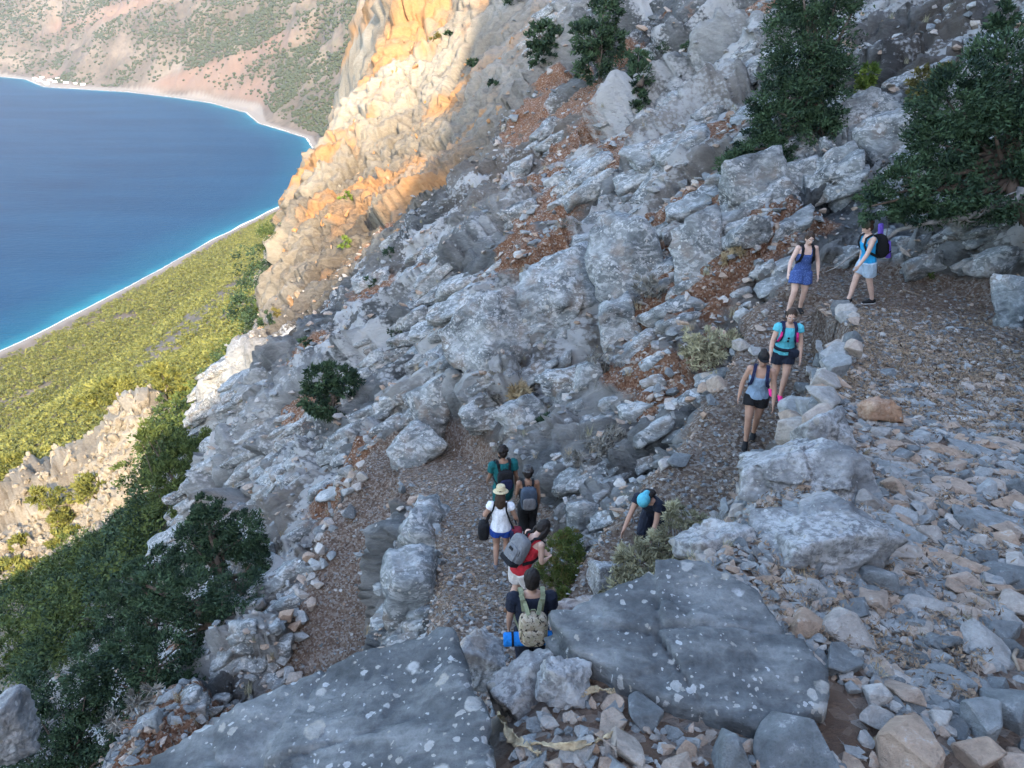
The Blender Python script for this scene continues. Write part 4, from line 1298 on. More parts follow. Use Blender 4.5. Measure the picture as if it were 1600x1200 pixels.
# the dark wood below the path
G = 'trees crowded below the lowest path'
px_tree('dark juniper nearest the grey slope, top of the wood below the path', [(385, 835, 30, 40), (335, 820, 36, 36), (395, 875, 32, 36), (340, 865, 40, 36), (300, 850, 36, 34), (318, 795, 20, 22)], 20.3, (385, 930), 17000, 'juniper', 0.046, 21, group=G)
px_tree('broad dark juniper beside the dead branch', [(300, 935, 52, 44), (365, 925, 46, 36), (250, 920, 40, 36), (330, 975, 40, 32), (240, 965, 46, 36), (205, 905, 22, 24)], 18.6, (345, 1010), 19000, 'juniper', 0.044, 22, group=G)
px_tree('dark juniper in the middle of the wood below the path', [(240, 885, 38, 34), (212, 935, 38, 36), (282, 890, 38, 34), (180, 960, 34, 34), (150, 1010, 40, 36)], 21.5, (230, 1000), 15000, 'juniper', 0.048, 26, group=G)
px_tree('low dark juniper beneath the dead branch', [(255, 1030, 56, 44), (200, 1010, 44, 40), (290, 1050, 36, 30), (180, 1065, 46, 40), (240, 1085, 44, 32)], 17.6, (250, 1120), 16000, 'juniper', 0.044, 23, group=G)
px_tree('dark juniper filling the bottom left corner', [(95, 1110, 60, 50), (140, 1150, 56, 44), (60, 1165, 60, 50), (40, 1085, 44, 40), (140, 1060, 40, 36), (90, 1190, 80, 36)], 17.6, (110, 1230), 17000, 'juniper', 0.044, 24, group=G)
px_tree('feathery lighter green pine half in sun at the gully mouth', [(285, 712, 36, 30), (255, 690, 26, 30), (318, 700, 26, 28), (270, 745, 46, 28), (310, 745, 34, 30), (275, 780, 44, 26), (232, 688, 16, 34)], 46, (290, 800), 14000, 'pine', 0.10, 25, 'pine_tree', trunk_r=0.16, group=G)
G = 'pines in shade on the lower slope'
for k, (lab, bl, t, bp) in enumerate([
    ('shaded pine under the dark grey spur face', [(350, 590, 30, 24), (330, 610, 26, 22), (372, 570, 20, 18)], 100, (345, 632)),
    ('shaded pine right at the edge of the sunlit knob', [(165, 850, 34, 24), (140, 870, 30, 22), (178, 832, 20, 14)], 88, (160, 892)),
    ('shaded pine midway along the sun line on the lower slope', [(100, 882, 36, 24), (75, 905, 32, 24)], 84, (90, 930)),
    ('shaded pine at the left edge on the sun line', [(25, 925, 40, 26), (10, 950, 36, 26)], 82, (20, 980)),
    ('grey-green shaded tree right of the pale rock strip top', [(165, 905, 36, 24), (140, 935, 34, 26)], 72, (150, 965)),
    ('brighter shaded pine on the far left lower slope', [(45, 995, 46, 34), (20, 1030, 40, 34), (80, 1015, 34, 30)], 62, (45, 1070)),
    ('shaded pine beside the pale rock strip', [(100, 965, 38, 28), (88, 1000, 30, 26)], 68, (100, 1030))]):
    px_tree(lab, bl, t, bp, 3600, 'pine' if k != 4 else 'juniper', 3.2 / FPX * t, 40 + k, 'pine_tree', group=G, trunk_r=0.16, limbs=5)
G = 'sunlit pines on the pale knob'
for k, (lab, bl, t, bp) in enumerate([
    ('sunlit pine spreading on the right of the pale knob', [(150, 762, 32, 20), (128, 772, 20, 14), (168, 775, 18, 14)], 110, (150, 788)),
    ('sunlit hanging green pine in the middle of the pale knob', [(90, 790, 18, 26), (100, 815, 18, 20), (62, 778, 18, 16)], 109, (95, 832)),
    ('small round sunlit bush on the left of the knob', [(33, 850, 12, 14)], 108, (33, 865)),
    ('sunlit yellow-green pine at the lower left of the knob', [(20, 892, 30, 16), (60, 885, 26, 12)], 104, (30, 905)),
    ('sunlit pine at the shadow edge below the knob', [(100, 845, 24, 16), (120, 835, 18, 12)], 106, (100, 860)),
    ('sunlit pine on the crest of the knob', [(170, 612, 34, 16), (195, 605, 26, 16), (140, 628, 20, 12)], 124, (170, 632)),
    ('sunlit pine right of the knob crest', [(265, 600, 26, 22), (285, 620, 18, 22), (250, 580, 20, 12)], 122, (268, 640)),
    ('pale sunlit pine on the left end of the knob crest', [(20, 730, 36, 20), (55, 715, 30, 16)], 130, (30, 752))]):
    px_tree(lab, bl, t, bp, 2600, 'pine_sunlit', 3.2 / FPX * t, 60 + k, 'pine_tree', group=G, trunk_r=0.14, limbs=4)

# shrubs
shrub('round dense green cushion shrub beside the hikers', [(882, 868, 34, 38), (872, 892, 34, 26), (893, 850, 22, 24)], 11.6, 15000, 'cushion', 1.7, 81, clump=0.2, shell=0.75, stems=0)
shrub('small low green tuft below the round cushion shrub', [(884, 932, 17, 13)], 9.6, 1600, 'cushion', 2.6, 82, clump=0.2, stems=0)
shrub('flat green shrub on the ground under the spreading juniper', [(1446, 416, 32, 17), (1432, 422, 18, 12)], 13.8, 3000, 'cushion', 2.6, 83, stems=0)
shrub('olive-brown shrub hanging on the rock below the right juniper', [(1448, 128, 30, 24), (1430, 150, 18, 14), (1472, 115, 18, 14)], 19, 3000, 'olive', 3, 84, stems=0)
shrub('slim bright yellow-green plant beside the tall juniper', [(1355, 118, 14, 22), (1348, 140, 11, 22), (1344, 162, 6, 10)], 19, 1500, 'lime', 3, 85, stems=3)
shrub('small dark shrub above the upright rock near the hikers', [(857, 664, 18, 17)], 16.5, 1500, 'juniper', 2.8, 86, stems=0)
shrub('large pale dry bush left of the descending walkers', [(1095, 535, 32, 26), (1130, 545, 34, 30), (1112, 560, 44, 20), (1085, 550, 20, 20)], 14, 5200, 'pale', 2.4, 87, clump=0.18, twig=2.6, shell=0.3, stems=24)
shrub('tall pale dry shrub in front of the stooping person', [(1000, 880, 44, 34), (975, 915, 34, 30), (1030, 905, 34, 28), (1050, 865, 24, 24), (990, 935, 40, 20), (1042, 822, 24, 26), (1022, 848, 28, 22), (1050, 795, 14, 16)], 8.2, 8000, 'pale', 3.0, 88, clump=0.15, twig=3.0, shell=0.25, stems=40, auto=False)
shrub('thin pale dry shrub right of the stooping person', [(1090, 820, 32, 24), (1060, 800, 20, 24), (1105, 850, 24, 20)], 8.6, 1500, 'pale', 2.6, 89, clump=0.15, twig=3.0, shell=0.25, stems=30, auto=False)
shrub('straw-coloured grass tuft among the grey blocks', [(808, 612, 19, 15)], 17.4, 1800, 'straw', 2.2, 90, twig=4.5, shell=0.1, stems=0)
shrub('grey leafless bush beside the straw-coloured tuft', [(782, 598, 18, 22), (770, 620, 14, 14)], 17.5, 900, 'grey', 2.0, 91, twig=3.5, shell=0.1, stems=24)
shrub('wide grey twiggy bush on the rock above the hikers', [(940, 690, 34, 24), (975, 685, 26, 22), (905, 712, 26, 18)], 14.5, 1900, 'grey', 2.0, 92, twig=3.5, shell=0.1, stems=40)
shrub('pale twiggy bush right behind the teal-shirted man', [(800, 690, 22, 26), (788, 705, 18, 16)], 16, 1000, 'grey', 2.0, 93, twig=3.5, shell=0.1, stems=24)
shrub('dry pale tuft under the boulder pile', [(1150, 395, 16, 18), (1135, 405, 12, 12)], 15.8, 900, 'straw', 2.0, 94, twig=4.0, shell=0.1, stems=8)
shrub('grey brush in the crack above the descending walkers', [(1010, 445, 24, 18), (1035, 460, 18, 14)], 16.8, 900, 'grey', 2.0, 95, twig=3.5, shell=0.1, stems=20)
shrub('sparse pale brush at the foot of the overhanging block', [(935, 560, 22, 22), (950, 580, 20, 16)], 16.5, 1000, 'grey', 2.0, 96, twig=3.5, shell=0.1, stems=20)
shrub('leafless grey brush under the dead branch', [(215, 1095, 22, 14), (180, 1130, 22, 14), (240, 1075, 16, 10)], 16, 900, 'grey', 2.4, 97, twig=4.0, shell=0.1, stems=16)
LITTLE = 'little green bushes dotted on the cliff'
for k, (u, v, ru, rv, mat, lab) in enumerate([
    (541, 307, 9, 6, 'lime', 'upper one of two little green bushes on the sunlit cliff'), (541, 380, 10, 9, 'lime', 'lower one of two little green bushes on the sunlit cliff'),
    (582, 440, 9, 9, 'juniper', 'little dark bush at the sun line left of the outcrop'), (608, 398, 8, 13, 'juniper', 'little upright dark bush just inside the shade of the cliff'),
    (618, 524, 13, 16, 'juniper', 'dark bush on the grey slope right of the lone round tree'), (477, 531, 11, 12, 'juniper', 'little dark bush above the lone round tree'),
    (415, 502, 12, 15, 'juniper', 'dark bush at the left edge of the shaded cliff'), (772, 134, 9, 9, 'juniper', 'tiny dark bush below the leftmost high tree'),
    (703, 52, 8, 6, 'juniper', 'small dark bush on top of the orange cliff'), (680, 60, 7, 9, 'olive', 'brownish green bush on the orange cliff top'),
    (740, 98, 10, 5, 'juniper', 'flat dark bush on the sun line high on the cliff'), (1078, 72, 14, 7, 'juniper', 'flat dark bush on the slope left of the tall juniper'),
    (1035, 75, 8, 9, 'juniper', 'little dark bush right of the narrow high tree'), (885, 352, 18, 8, 'grey', 'flat grey bush on the red earth above the outcrop'),
    (800, 2, 14, 10, 'juniper', 'dark bush cut by the top edge of the picture'), (430, 490, 6, 8, 'olive', 'tiny olive bush beside the cliff edge')]):
    h = hit(u, v)
    shrub(lab, [(u, v, ru, rv)], 50, 420, mat, 2.4, 120 + k, 'bush', 'bush', LITTLE, clump=0.3, stems=0)

# dead branch beside the lower wood, and the snag on the slope
def px_branch(label, pxs, rads, name='dead_branch'):
    pts = [PX(*p) for p in pxs]
    mb = MB()
    n = len(pts)
    fine, rf = [], []
    for k in range(n - 1):
        for f in (0, 0.33, 0.66):
            fine.append(pts[k] * (1 - f) + pts[k + 1] * f + RNG.normal(size=3) * rads[k] * 0.5); rf.append(rads[k] * (1 - f) + rads[k + 1] * f)
    fine.append(pts[-1]); rf.append(rads[-1])
    mb.add(tube(fine, rf, 6))
    for k in range(2, len(fine) - 1, 2):
        d = RNG.normal(size=3) * 0.28 + np.array([0, 0, 0.12])
        mb.add(tube([fine[k], fine[k] + d * 0.5 + RNG.normal(size=3) * 0.03, fine[k] + d], [rf[k] * 0.5, rf[k] * 0.3, rf[k] * 0.1], 4))
    o = mb.build(name, M['deadwood'], None, True, loc=pts[0])
    tag(o, label, 'branch')
px_branch('bent grey dead branch sticking out beside the dark wood', [(408, 970, 17.4), (385, 965, 17.8), (372, 972, 18.0), (355, 968, 18.4), (338, 988, 18.8), (322, 1010, 19.0)], [0.07, 0.06, 0.05, 0.045, 0.03, 0.012])
px_branch('long bare dead bough slanting under the spreading juniper', [(1600, 300, 13.2), (1530, 335, 13.4), (1450, 350, 13.6), (1400, 362, 13.9), (1340, 395, 14.3), (1290, 425, 14.6)], [0.09, 0.07, 0.05, 0.04, 0.025, 0.01])
# ------------------------------------------------------------------ far vegetation: masses nobody could count
def clump_proto(name, mat, seed, n=70, flat=0.75, leaf=0.17):
    V, F, tone, _ = foliage([(np.array([0, 0, 0.42]), np.array([0.5, 0.5, 0.42 * flat])), (np.array([0.15, 0.1, 0.6]), np.array([0.3, 0.3, 0.28]))], n, leaf, seed, clump=0.35, twig=1.3, shell=0.75)
    o = mesh_np(name, V, F, M[mat], None, False, {'tone': tone})
    me = o.data
    bpy.data.objects.remove(o)
    return me
PINES = [clump_proto('pine_clump', 'pine_sunlit', 700 + k) for k in range(6)]
M['scrub'] = leaf_mat('scrub_leaves', (0.018, 0.027, 0.013), (0.050, 0.060, 0.027))
SCRUB = [clump_proto('scrub_clump', ('pine', 'juniper')[k % 2], 720 + k, 900, 0.9, 0.04) for k in range(4)]
PINES_NEAR = [clump_proto('pine_clump', 'pine_sunlit', 740 + k, 300, 0.75, 0.075) for k in range(5)]
FARBUSH = []
for k in range(4):
    vv, ff = ICO[3]
    vv = vv[:] * (1 + 0.28 * fbm(vv * 2.2 + k * 7, 3, 60 + k))[:, None] * np.array([0.5, 0.5, 0.5]) + np.array([0, 0, 0.3])
    o = mesh_np('far_bush', vv, ff, M['scrub'], None, False, {'tone': np.clip(0.5 + 0.5 * fbm(vv * 4, 2, k), 0, 1)}); FARBUSH.append(o.data); bpy.data.objects.remove(o)

def far_ground(x, y):
    r_ = np.hypot(x, y); a_ = np.arctan2(x, y)
    i = np.clip(np.searchsorted(frs, r_) - 1, 0, len(frs) - 2); j = np.clip(np.searchsorted(faz, a_) - 1, 0, len(faz) - 2)
    Z = FP[:, 2].reshape(len(frs), len(faz))
    fi = np.clip((r_ - frs[i]) / (frs[i + 1] - frs[i]), 0, 1); fj = np.clip((a_ - faz[j]) / (faz[j + 1] - faz[j]), 0, 1)
    return Z[i, j] * (1 - fi) * (1 - fj) + Z[i + 1, j] * fi * (1 - fj) + Z[i, j + 1] * (1 - fi) * fj + Z[i + 1, j + 1] * fi * fj

g = np.random.default_rng(99)
# wooded plain by the shore
n = 60000
a = np.radians(g.uniform(-50, -8, n)); rr = np.sqrt(g.uniform(300 ** 2, 1500 ** 2, n))
x, y = rr * np.sin(a), rr * np.cos(a)
sd = shore_sd(np.stack([x, y], 1))
dn = fbm(np.stack([x / 60, y / 60, x * 0], 1), 3, 51)
bare = smooth01((fbm(np.stack([(x + y) / 150, (y - x) / 45, x * 0], 1), 3, 53) - 0.38) / 0.15) * smooth01((-x + 0.0 * y - 120) / 60) * smooth01((330 - np.abs(y - 560)) / 60)
for bu, bv, br in ((318, 470, 34), (300, 500, 40), (335, 492, 26), (262, 540, 34), (285, 525, 26), (225, 590, 24), (365, 430, 24), (160, 590, 18)):
    bd = PX(bu, bv, 1.0); bt = -275.0 / bd[2]
    bare = np.maximum(bare, smooth01(1.3 - np.hypot((x - bd[0] * bt), (y - bd[1] * bt) * 0.5) / br + 0.6 * dn))
ok = (sd > 15 + 6 * dn) & (g.random(n) > 0.9 * bare) & (y < 1450)
x, y, sd = x[ok], y[ok], sd[ok]
z = far_ground(x, y)
s = g.uniform(3.6, 7.5, len(x)) * np.clip(0.45 + sd / 90, 0.5, 1.0)
scatter('forest', np.stack([x, y, z - 0.6], 1), np.stack([s * 1.15, s * 1.15, s * 0.85], 1), g.uniform(0, 6.28, len(x)), PINES, 0.15)
# trees on the slope between the knob and the plain
n = 9000
a = np.radians(g.uniform(-45, -12, n)); rr = np.sqrt(g.uniform(128 ** 2, 330 ** 2, n))
x, y = rr * np.sin(a), rr * np.cos(a)
z = ground(x, y)
ok = z < -85
x, y, z = x[ok], y[ok], z[ok]
n = len(x)
s = g.uniform(2.5, 5.5, n)
scatter('forest', np.stack([x, y, z - 0.5], 1), s, g.uniform(0, 6.28, n), PINES_NEAR, 0.15)
# scrub in the shade below
n = 330
idx = np.flatnonzero((Pd[:, 0] < -24) & (vr > 46) & (vr < 100) & fin & (Pd[:, 1] < 95 + Pd[:, 0] * 0.6))
i = g.choice(idx, n)
s = g.uniform(1.6, 5.2, n)
scatter('undergrowth', Pd[i] - np.array([0, 0, 0.2]), s, g.uniform(0, 6.28, n), SCRUB, 0.2)
# scrub on the mountain across the bay
n = 150000
a = np.radians(g.uniform(-43, -6, n)); rr = np.sqrt(g.uniform(1450 ** 2, 4300 ** 2, n))
x, y = rr * np.sin(a), rr * np.cos(a)
sd = shore_sd(np.stack([x, y], 1))
z = far_ground(x, y)
dens = 0.48 + 1.5 * fbm(np.stack([x / 130, y / 130, z / 130], 1), 4, 57)
dgv = x * 0.62 + y * 0.25 - z * 1.9
scv = smooth01((fbm(np.stack([dgv / 260, y / 900, z / 900], 1), 4, 23) - 0.10) / 0.16) * smooth01((-x - 520) / 250)
dens = dens * (1 - 0.92 * scv) * (0.6 + 0.9 * smooth01((x + 1300) / 400))
ok = (sd > 30 + 30 * smooth01((-x - 500) / 300)) & (g.random(n) < dens) & (y > 1200)
x, y, z = x[ok], y[ok], z[ok]
s = np.exp(g.uniform(math.log(4), math.log(13), len(x)))
scatter('scrub', np.stack([x, y, z - 0.5], 1), np.stack([s, s, s * 0.75], 1), g.uniform(0, 6.28, len(x)), FARBUSH, 0.1)

# dry grass and small dry plants among the stones
def tuft_proto(seed, mat, n=26, spread=0.35):
    gg = np.random.default_rng(seed)
    V, F, T = [], [], []
    for k in range(n):
        a0 = gg.uniform(0, 6.28); tl = gg.uniform(0.1, spread * 2)
        d = np.array([math.cos(a0) * tl, math.sin(a0) * tl, 1.0]); d /= np.linalg.norm(d)
        b0 = np.array([gg.normal() * 0.12, gg.normal() * 0.12, 0])
        s0 = np.array([-math.sin(a0), math.cos(a0), 0]) * 0.012
        L0 = gg.uniform(0.5, 1.0)
        m0 = b0 + d * L0 * 0.55
        e0 = b0 + d * L0 + np.array([math.cos(a0), math.sin(a0), -0.4]) * 0.15
        o0 = len(V)
        V += [b0 - s0, b0 + s0, m0 + s0 * 0.8, m0 - s0 * 0.8, e0]
        F += [[o0, o0 + 1, o0 + 2, o0 + 3], [o0 + 3, o0 + 2, o0 + 4]]
        T += [gg.random()] * 5
    o = mesh_np('dry_tuft', np.array(V), F, M[mat], None, False, {'tone': np.array(T)})
    me = o.data; bpy.data.objects.remove(o)
    return me
TUFTS = [tuft_proto(800 + k, ('straw', 'grey', 'pale')[k % 3]) for k in range(6)]
p, gg, rr = pick((w < 0.3) & (vr > 5) & (vr < 40) & (steep < 0.6), 900, 81)
scatter('grass', p, gg.uniform(0.12, 0.38, len(p)), gg.uniform(0, 6.28, len(p)), TUFTS, 0.2)
p, gg, rr = pick((w > 0.3) & (vr > 1.2) & (vr < 12), 260, 82)
scatter('grass', p, gg.uniform(0.03, 0.09, len(p)), gg.uniform(0, 6.28, len(p)), TUFTS, 0.5)
# ------------------------------------------------------------------ people
def cloth(name, c, rough=0.85, var=0.15): return plain(name, c, rough, var + 0.12, 60, 0.7, True)
SKIN = {k: plain('skin_' + k, c, 0.55, 0.08, 25) for k, c in {'a': (0.52, 0.33, 0.25), 'b': (0.40, 0.235, 0.165), 'c': (0.26, 0.145, 0.095), 'd': (0.58, 0.39, 0.31)}.items()}
HAIR = {'dark': plain('dark_hair', (0.016, 0.011, 0.009), 0.6, 0.5, 90, 0.6), 'brown': plain('brown_hair', (0.045, 0.026, 0.016), 0.6, 0.5, 90, 0.6)}
WHITE_EYE = plain('eye_white', (0.75, 0.73, 0.70), 0.4); DARK_EYE = plain('eye_dark', (0.02, 0.015, 0.012), 0.3); LIP = plain('lips', (0.36, 0.14, 0.12), 0.5)

def ring_loft(cs, rs, side, sides=16):
    """elliptical rings along cs; rs = [(rx, ry)], rx along side vector"""
    V, F = [], []
    n = len(cs)
    cs = [np.array(c, float) for c in cs]
    for k in range(n):
        d = cs[min(k + 1, n - 1)] - cs[max(k - 1, 0)]
        d /= np.linalg.norm(d) + 1e-9
        s = np.array(side, float) - d * np.dot(side, d); s /= np.linalg.norm(s) + 1e-9
        f = np.cross(d, s)
        for i in range(sides):
            a = 2 * math.pi * i / sides
            V.append(cs[k] + s * rs[k][0] * math.cos(a) + f * rs[k][1] * math.sin(a))
    for k in range(n - 1):
        for i in range(sides):
            j = (i + 1) % sides
            F.append([k * sides + i, k * sides + j, (k + 1) * sides + j, (k + 1) * sides + i])
    F.append(list(range(sides))[::-1]); F.append([(n - 1) * sides + i for i in range(sides)])
    return V, F

def ball(c, r, rot=None, e=1.0, sub=3):
    v, f = ICO[sub]
    p = np.sign(v) * np.abs(v) ** e
    p = p * np.array(r, float)
    if rot is not None: p = p @ np.array(rot).T
    return (p + np.array(c, float)).tolist(), f.tolist()

def fuse(name, mb, mat, parent, voxel=0.012, smooth=3, ratio=0.5, k=1.0, wob=0.0, ws=0.07):
    """several overlapping solids become one continuous skin"""
    me = bpy.data.meshes.new(name)
    me.from_pydata((np.array(mb.v)).tolist(), [], mb.f)
    o = bpy.data.objects.new(name, me)
    COL.objects.link(o)
    m = o.modifiers.new('r', 'REMESH'); m.mode = 'VOXEL'; m.voxel_size = voxel
    if smooth:
        s = o.modifiers.new('s', 'SMOOTH'); s.factor = 0.5; s.iterations = smooth
    if ratio < 1:
        d = o.modifiers.new('d', 'DECIMATE'); d.ratio = ratio
    dg = bpy.context.evaluated_depsgraph_get()
    out = bpy.data.meshes.new_from_object(o.evaluated_get(dg))
    bpy.data.objects.remove(o)
    out.name = name
    if wob:                              # folds of cloth, locks of hair
        n_ = len(out.vertices)
        co = np.empty(n_ * 3, np.float32); nr_ = np.empty(n_ * 3, np.float32)
        out.vertices.foreach_get('co', co); out.vertices.foreach_get('normal', nr_)
        co = co.reshape(-1, 3); nr_ = nr_.reshape(-1, 3)
        f_ = fbm(np.stack([co[:, 0] / ws, co[:, 1] / ws, co[:, 2] / (ws * 1.8)], 1) + len(name), 3, n_ % 97, 0.6, True)
        co = co + nr_ * (wob * f_)[:, None]
        out.vertices.foreach_set('co', co.ravel()); out.update()
    out.materials.clear(); out.materials.append(mat)
    out.polygons.foreach_set('use_smooth', np.ones(len(out.polygons), dtype=bool))
    ob = bpy.data.objects.new(name, out)
    link(ob, parent)
    ob.scale = (k, k, k)
    return ob

def rotm(ax, deg):
    return np.array(Matrix.Rotation(R(deg), 3, ax))

class Pose:
    """joints of a 1.70 m figure facing +Y, feet at z = 0"""
    def __init__(s, lean=4, bend_side=0, head_pitch=15, head_turn=0, stride=0.0, lift=0.0, l_arm=(5, 8, 15), r_arm=(5, 8, 15), wide=0.09, crouch=0.0, fem=True, step_down=0.0):
        X = np.array([1.0, 0, 0]); s.side = X
        s.fem = fem
        pz = 0.90 - crouch
        s.pelvis = np.array([0, 0, pz])
        Rl = rotm('X', -lean) @ rotm('Y', bend_side)
        up = Rl @ np.array([0, 0, 1.0]); fw = Rl @ np.array([0, 1.0, 0]); sd = Rl @ X
        s.up, s.fw, s.sd = up, fw, sd
        s.waist = s.pelvis + up * 0.14
        s.chest = s.pelvis + up * 0.36
        s.neck = s.pelvis + up * 0.54
        Rh = Rl @ rotm('X', -head_pitch) @ rotm('Z', head_turn)
        s.Rh = Rh
        s.head = s.neck + (up * 0.6 + Rh @ np.array([0, 0, 1.0]) * 0.4) * 0.155 + Rh @ np.array([0, 0.02, 0])
        sw = 0.165 if fem else 0.195
        s.arms = {}
        for sg, arm in ((-1, l_arm), (1, r_arm)):
            sh = s.neck - up * 0.065 + sd * sg * sw
            swing, out, bend = arm[:3]
            A = rotm('X', swing) @ rotm('Y', sg * -out) if False else None
            d1 = np.array([sg * math.sin(R(out)), math.sin(R(swing)), -math.cos(R(swing)) * math.cos(R(out))])
            d1 = d1 / np.linalg.norm(d1)
            el = sh + d1 * 0.285
            s2 = swing + bend
            inn = arm[3] if len(arm) > 3 else out * 0.3
            d2 = np.array([sg * math.sin(R(inn)), math.sin(R(s2)), -math.cos(R(s2)) * math.cos(R(inn))])
            d2 = d2 / np.linalg.norm(d2)
            wr = el + d2 * 0.25
            s.arms[sg] = (sh, el, wr, d2)
        s.legs = {}
        for sg in (-1, 1):
            hip = s.pelvis + X * sg * 0.085 + np.array([0, 0, -0.02])
            yo = stride * sg
            zo = lift if sg > 0 else 0.0
            if sg < 0: zo += step_down
            an = np.array([sg * wide, yo - 0.02, 0.085 + zo])
            v = an - hip
            L = np.linalg.norm(v); l1 = 0.41; l2 = 0.415
            if L > l1 + l2 - 0.004:
                an = hip + v / L * (l1 + l2 - 0.004); v = an - hip; L = np.linalg.norm(v)
            a = (l1 * l1 - l2 * l2 + L * L) / (2 * L)
            h = math.sqrt(max(l1 * l1 - a * a, 0))
            kd = np.array([0, 1.0, 0.15]); kd = kd - v / L * np.dot(kd, v / L); kd /= np.linalg.norm(kd)
            kn = hip + v / L * a + kd * h
            s.legs[sg] = (hip, kn, an)

def lerp(a, b, f): return a * (1 - f) + b * f

def arm_piece(mb, p, sg, f0, f1, extra, g=1.0):
    sh, el, wr, _ = p.arms[sg]
    ts = [0, 0.18, 0.5, 0.8, 1.0]
    prof = [(0.0, 0.052), (0.22, 0.049), (0.5, 0.039), (0.62, 0.041), (1.0, 0.0265)]
    cs, rs = [], []
    for f in np.linspace(f0, f1, 8):
        c = lerp(sh, el, f / 0.53) if f < 0.53 else lerp(el, wr, (f - 0.53) / 0.47)
        r_ = np.interp(f, [q[0] for q in prof], [q[1] for q in prof]) * g + extra
        cs.append(c); rs.append((r_, r_))
    mb.add(ring_loft(cs, rs, p.side, 12))

def leg_piece(mb, p, sg, f0, f1, extra, g=1.0, flare=0.0):
    hip, kn, an = p.legs[sg]
    prof = [(0.0, 0.092), (0.2, 0.084), (0.42, 0.064), (0.5, 0.056), (0.58, 0.052), (0.68, 0.056), (0.85, 0.041), (1.0, 0.036)]
    cs, rs = [], []
    for f in np.linspace(f0, f1, 10):
        c = lerp(hip, kn, f / 0.5) if f < 0.5 else lerp(kn, an, (f - 0.5) / 0.5)
        if 0.5 < f < 0.9: c = c - np.array([0, 0.012, 0])
        r_ = np.interp(f, [q[0] for q in prof], [q[1] for q in prof]) * g + extra + flare * (f - f0) / max(f1 - f0, 1e-6)
        cs.append(c); rs.append((r_, r_ * 1.04))
    mb.add(ring_loft(cs, rs, p.side, 12))

def torso_piece(mb, p, z0, z1, extra):
    """z along the spine from the crotch (-0.12) to the neck root (0.56)"""
    if p.fem: prof = [(-0.13, 0.10, 0.09), (-0.06, 0.172, 0.125), (0.03, 0.165, 0.115), (0.15, 0.128, 0.092), (0.27, 0.142, 0.108), (0.36, 0.158, 0.115), (0.44, 0.165, 0.092), (0.50, 0.13, 0.072), (0.535, 0.07, 0.06)]
    else: prof = [(-0.13, 0.10, 0.09), (-0.06, 0.165, 0.12), (0.03, 0.16, 0.112), (0.15, 0.152, 0.105), (0.27, 0.17, 0.115), (0.36, 0.186, 0.12), (0.44, 0.198, 0.10), (0.50, 0.15, 0.078), (0.535, 0.075, 0.065)]
    cs, rs = [], []
    for z in np.linspace(z0, z1, 14):
        a = np.interp(z, [q[0] for q in prof], [q[1] for q in prof]); b = np.interp(z, [q[0] for q in prof], [q[2] for q in prof])
        if z < 0: c = p.pelvis + np.array([0, 0, z])
        else: c = p.pelvis + p.up * z
        cs.append(c + p.fw * (0.012 if 0.25 < z < 0.45 else 0)); rs.append((a + extra, b + extra))
    mb.add(ring_loft(cs, rs, p.sd, 18))

def head_pts(p, q): return p.head + p.Rh @ np.array(q, float)

def make_body(p, skin, parent, k):
    mb = MB()
    torso_piece(mb, p, -0.13, 0.535, 0)
    mb.add(ring_loft([p.neck - p.up * 0.05, p.neck, lerp(p.neck, p.head, 0.6)], [(0.06, 0.058), (0.05, 0.052), (0.048, 0.052)], p.sd, 12))
    mb.add(ball(p.head, (0.073, 0.092, 0.108), p.Rh))
    mb.add(ball(head_pts(p, (0, 0.022, -0.055)), (0.056, 0.066, 0.062), p.Rh))
    mb.add(ball(head_pts(p, (0, 0.098, -0.022)), (0.013, 0.018, 0.024), p.Rh, 1.0, 3))
    for sg in (-1, 1):
        mb.add(ball(head_pts(p, (sg * 0.075, -0.005, -0.015)), (0.012, 0.02, 0.032), p.Rh))
        arm_piece(mb, p, sg, 0, 1, 0)
        leg_piece(mb, p, sg, 0, 1, 0)
        sh, el, wr, d = p.arms[sg]
        mb.add(ball(sh, (0.058, 0.056, 0.058)))
        # hand: palm, four fingers of different length, thumb from the side of the palm
        n = np.cross(d, np.array([0, 1.0, 0.2])); n /= np.linalg.norm(n) + 1e-9
        b = np.cross(n, d)
        pal = wr + d * 0.052
        mb.add(ring_loft([wr - d * 0.01, wr + d * 0.03, wr + d * 0.085], [(0.024, 0.02), (0.036, 0.017), (0.038, 0.014)], b, 10))
        for i, ln in enumerate((0.066, 0.076, 0.072, 0.056)):
            r0 = wr + d * 0.08 + b * (0.028 - 0.019 * i)
            cu = n * sg * -0.012
            mb.add(tube([r0, r0 + d * ln * 0.45 + cu * 0.4, r0 + d * ln * 0.85 + cu * 2.0], [0.0098, 0.009, 0.0075], 6))
        r0 = wr + d * 0.03 + b * 0.03
        mb.add(tube([r0, r0 + d * 0.025 + b * 0.022, r0 + d * 0.058 + b * 0.026 + n * sg * -0.01], [0.0115, 0.0105, 0.008], 6))
        hip, kn, an = p.legs[sg]
        mb.add(ring_loft([an + np.array([0, -0.045, -0.045]), an + np.array([0, 0.02, -0.04]), an + np.array([0, 0.10, -0.058]), an + np.array([0, 0.16, -0.066])], [(0.03, 0.034), (0.037, 0.042), (0.042, 0.026), (0.034, 0.017)], p.side, 10))
    return fuse('body', mb, SKIN[skin], parent, 0.0095, 2, 0.45, k)

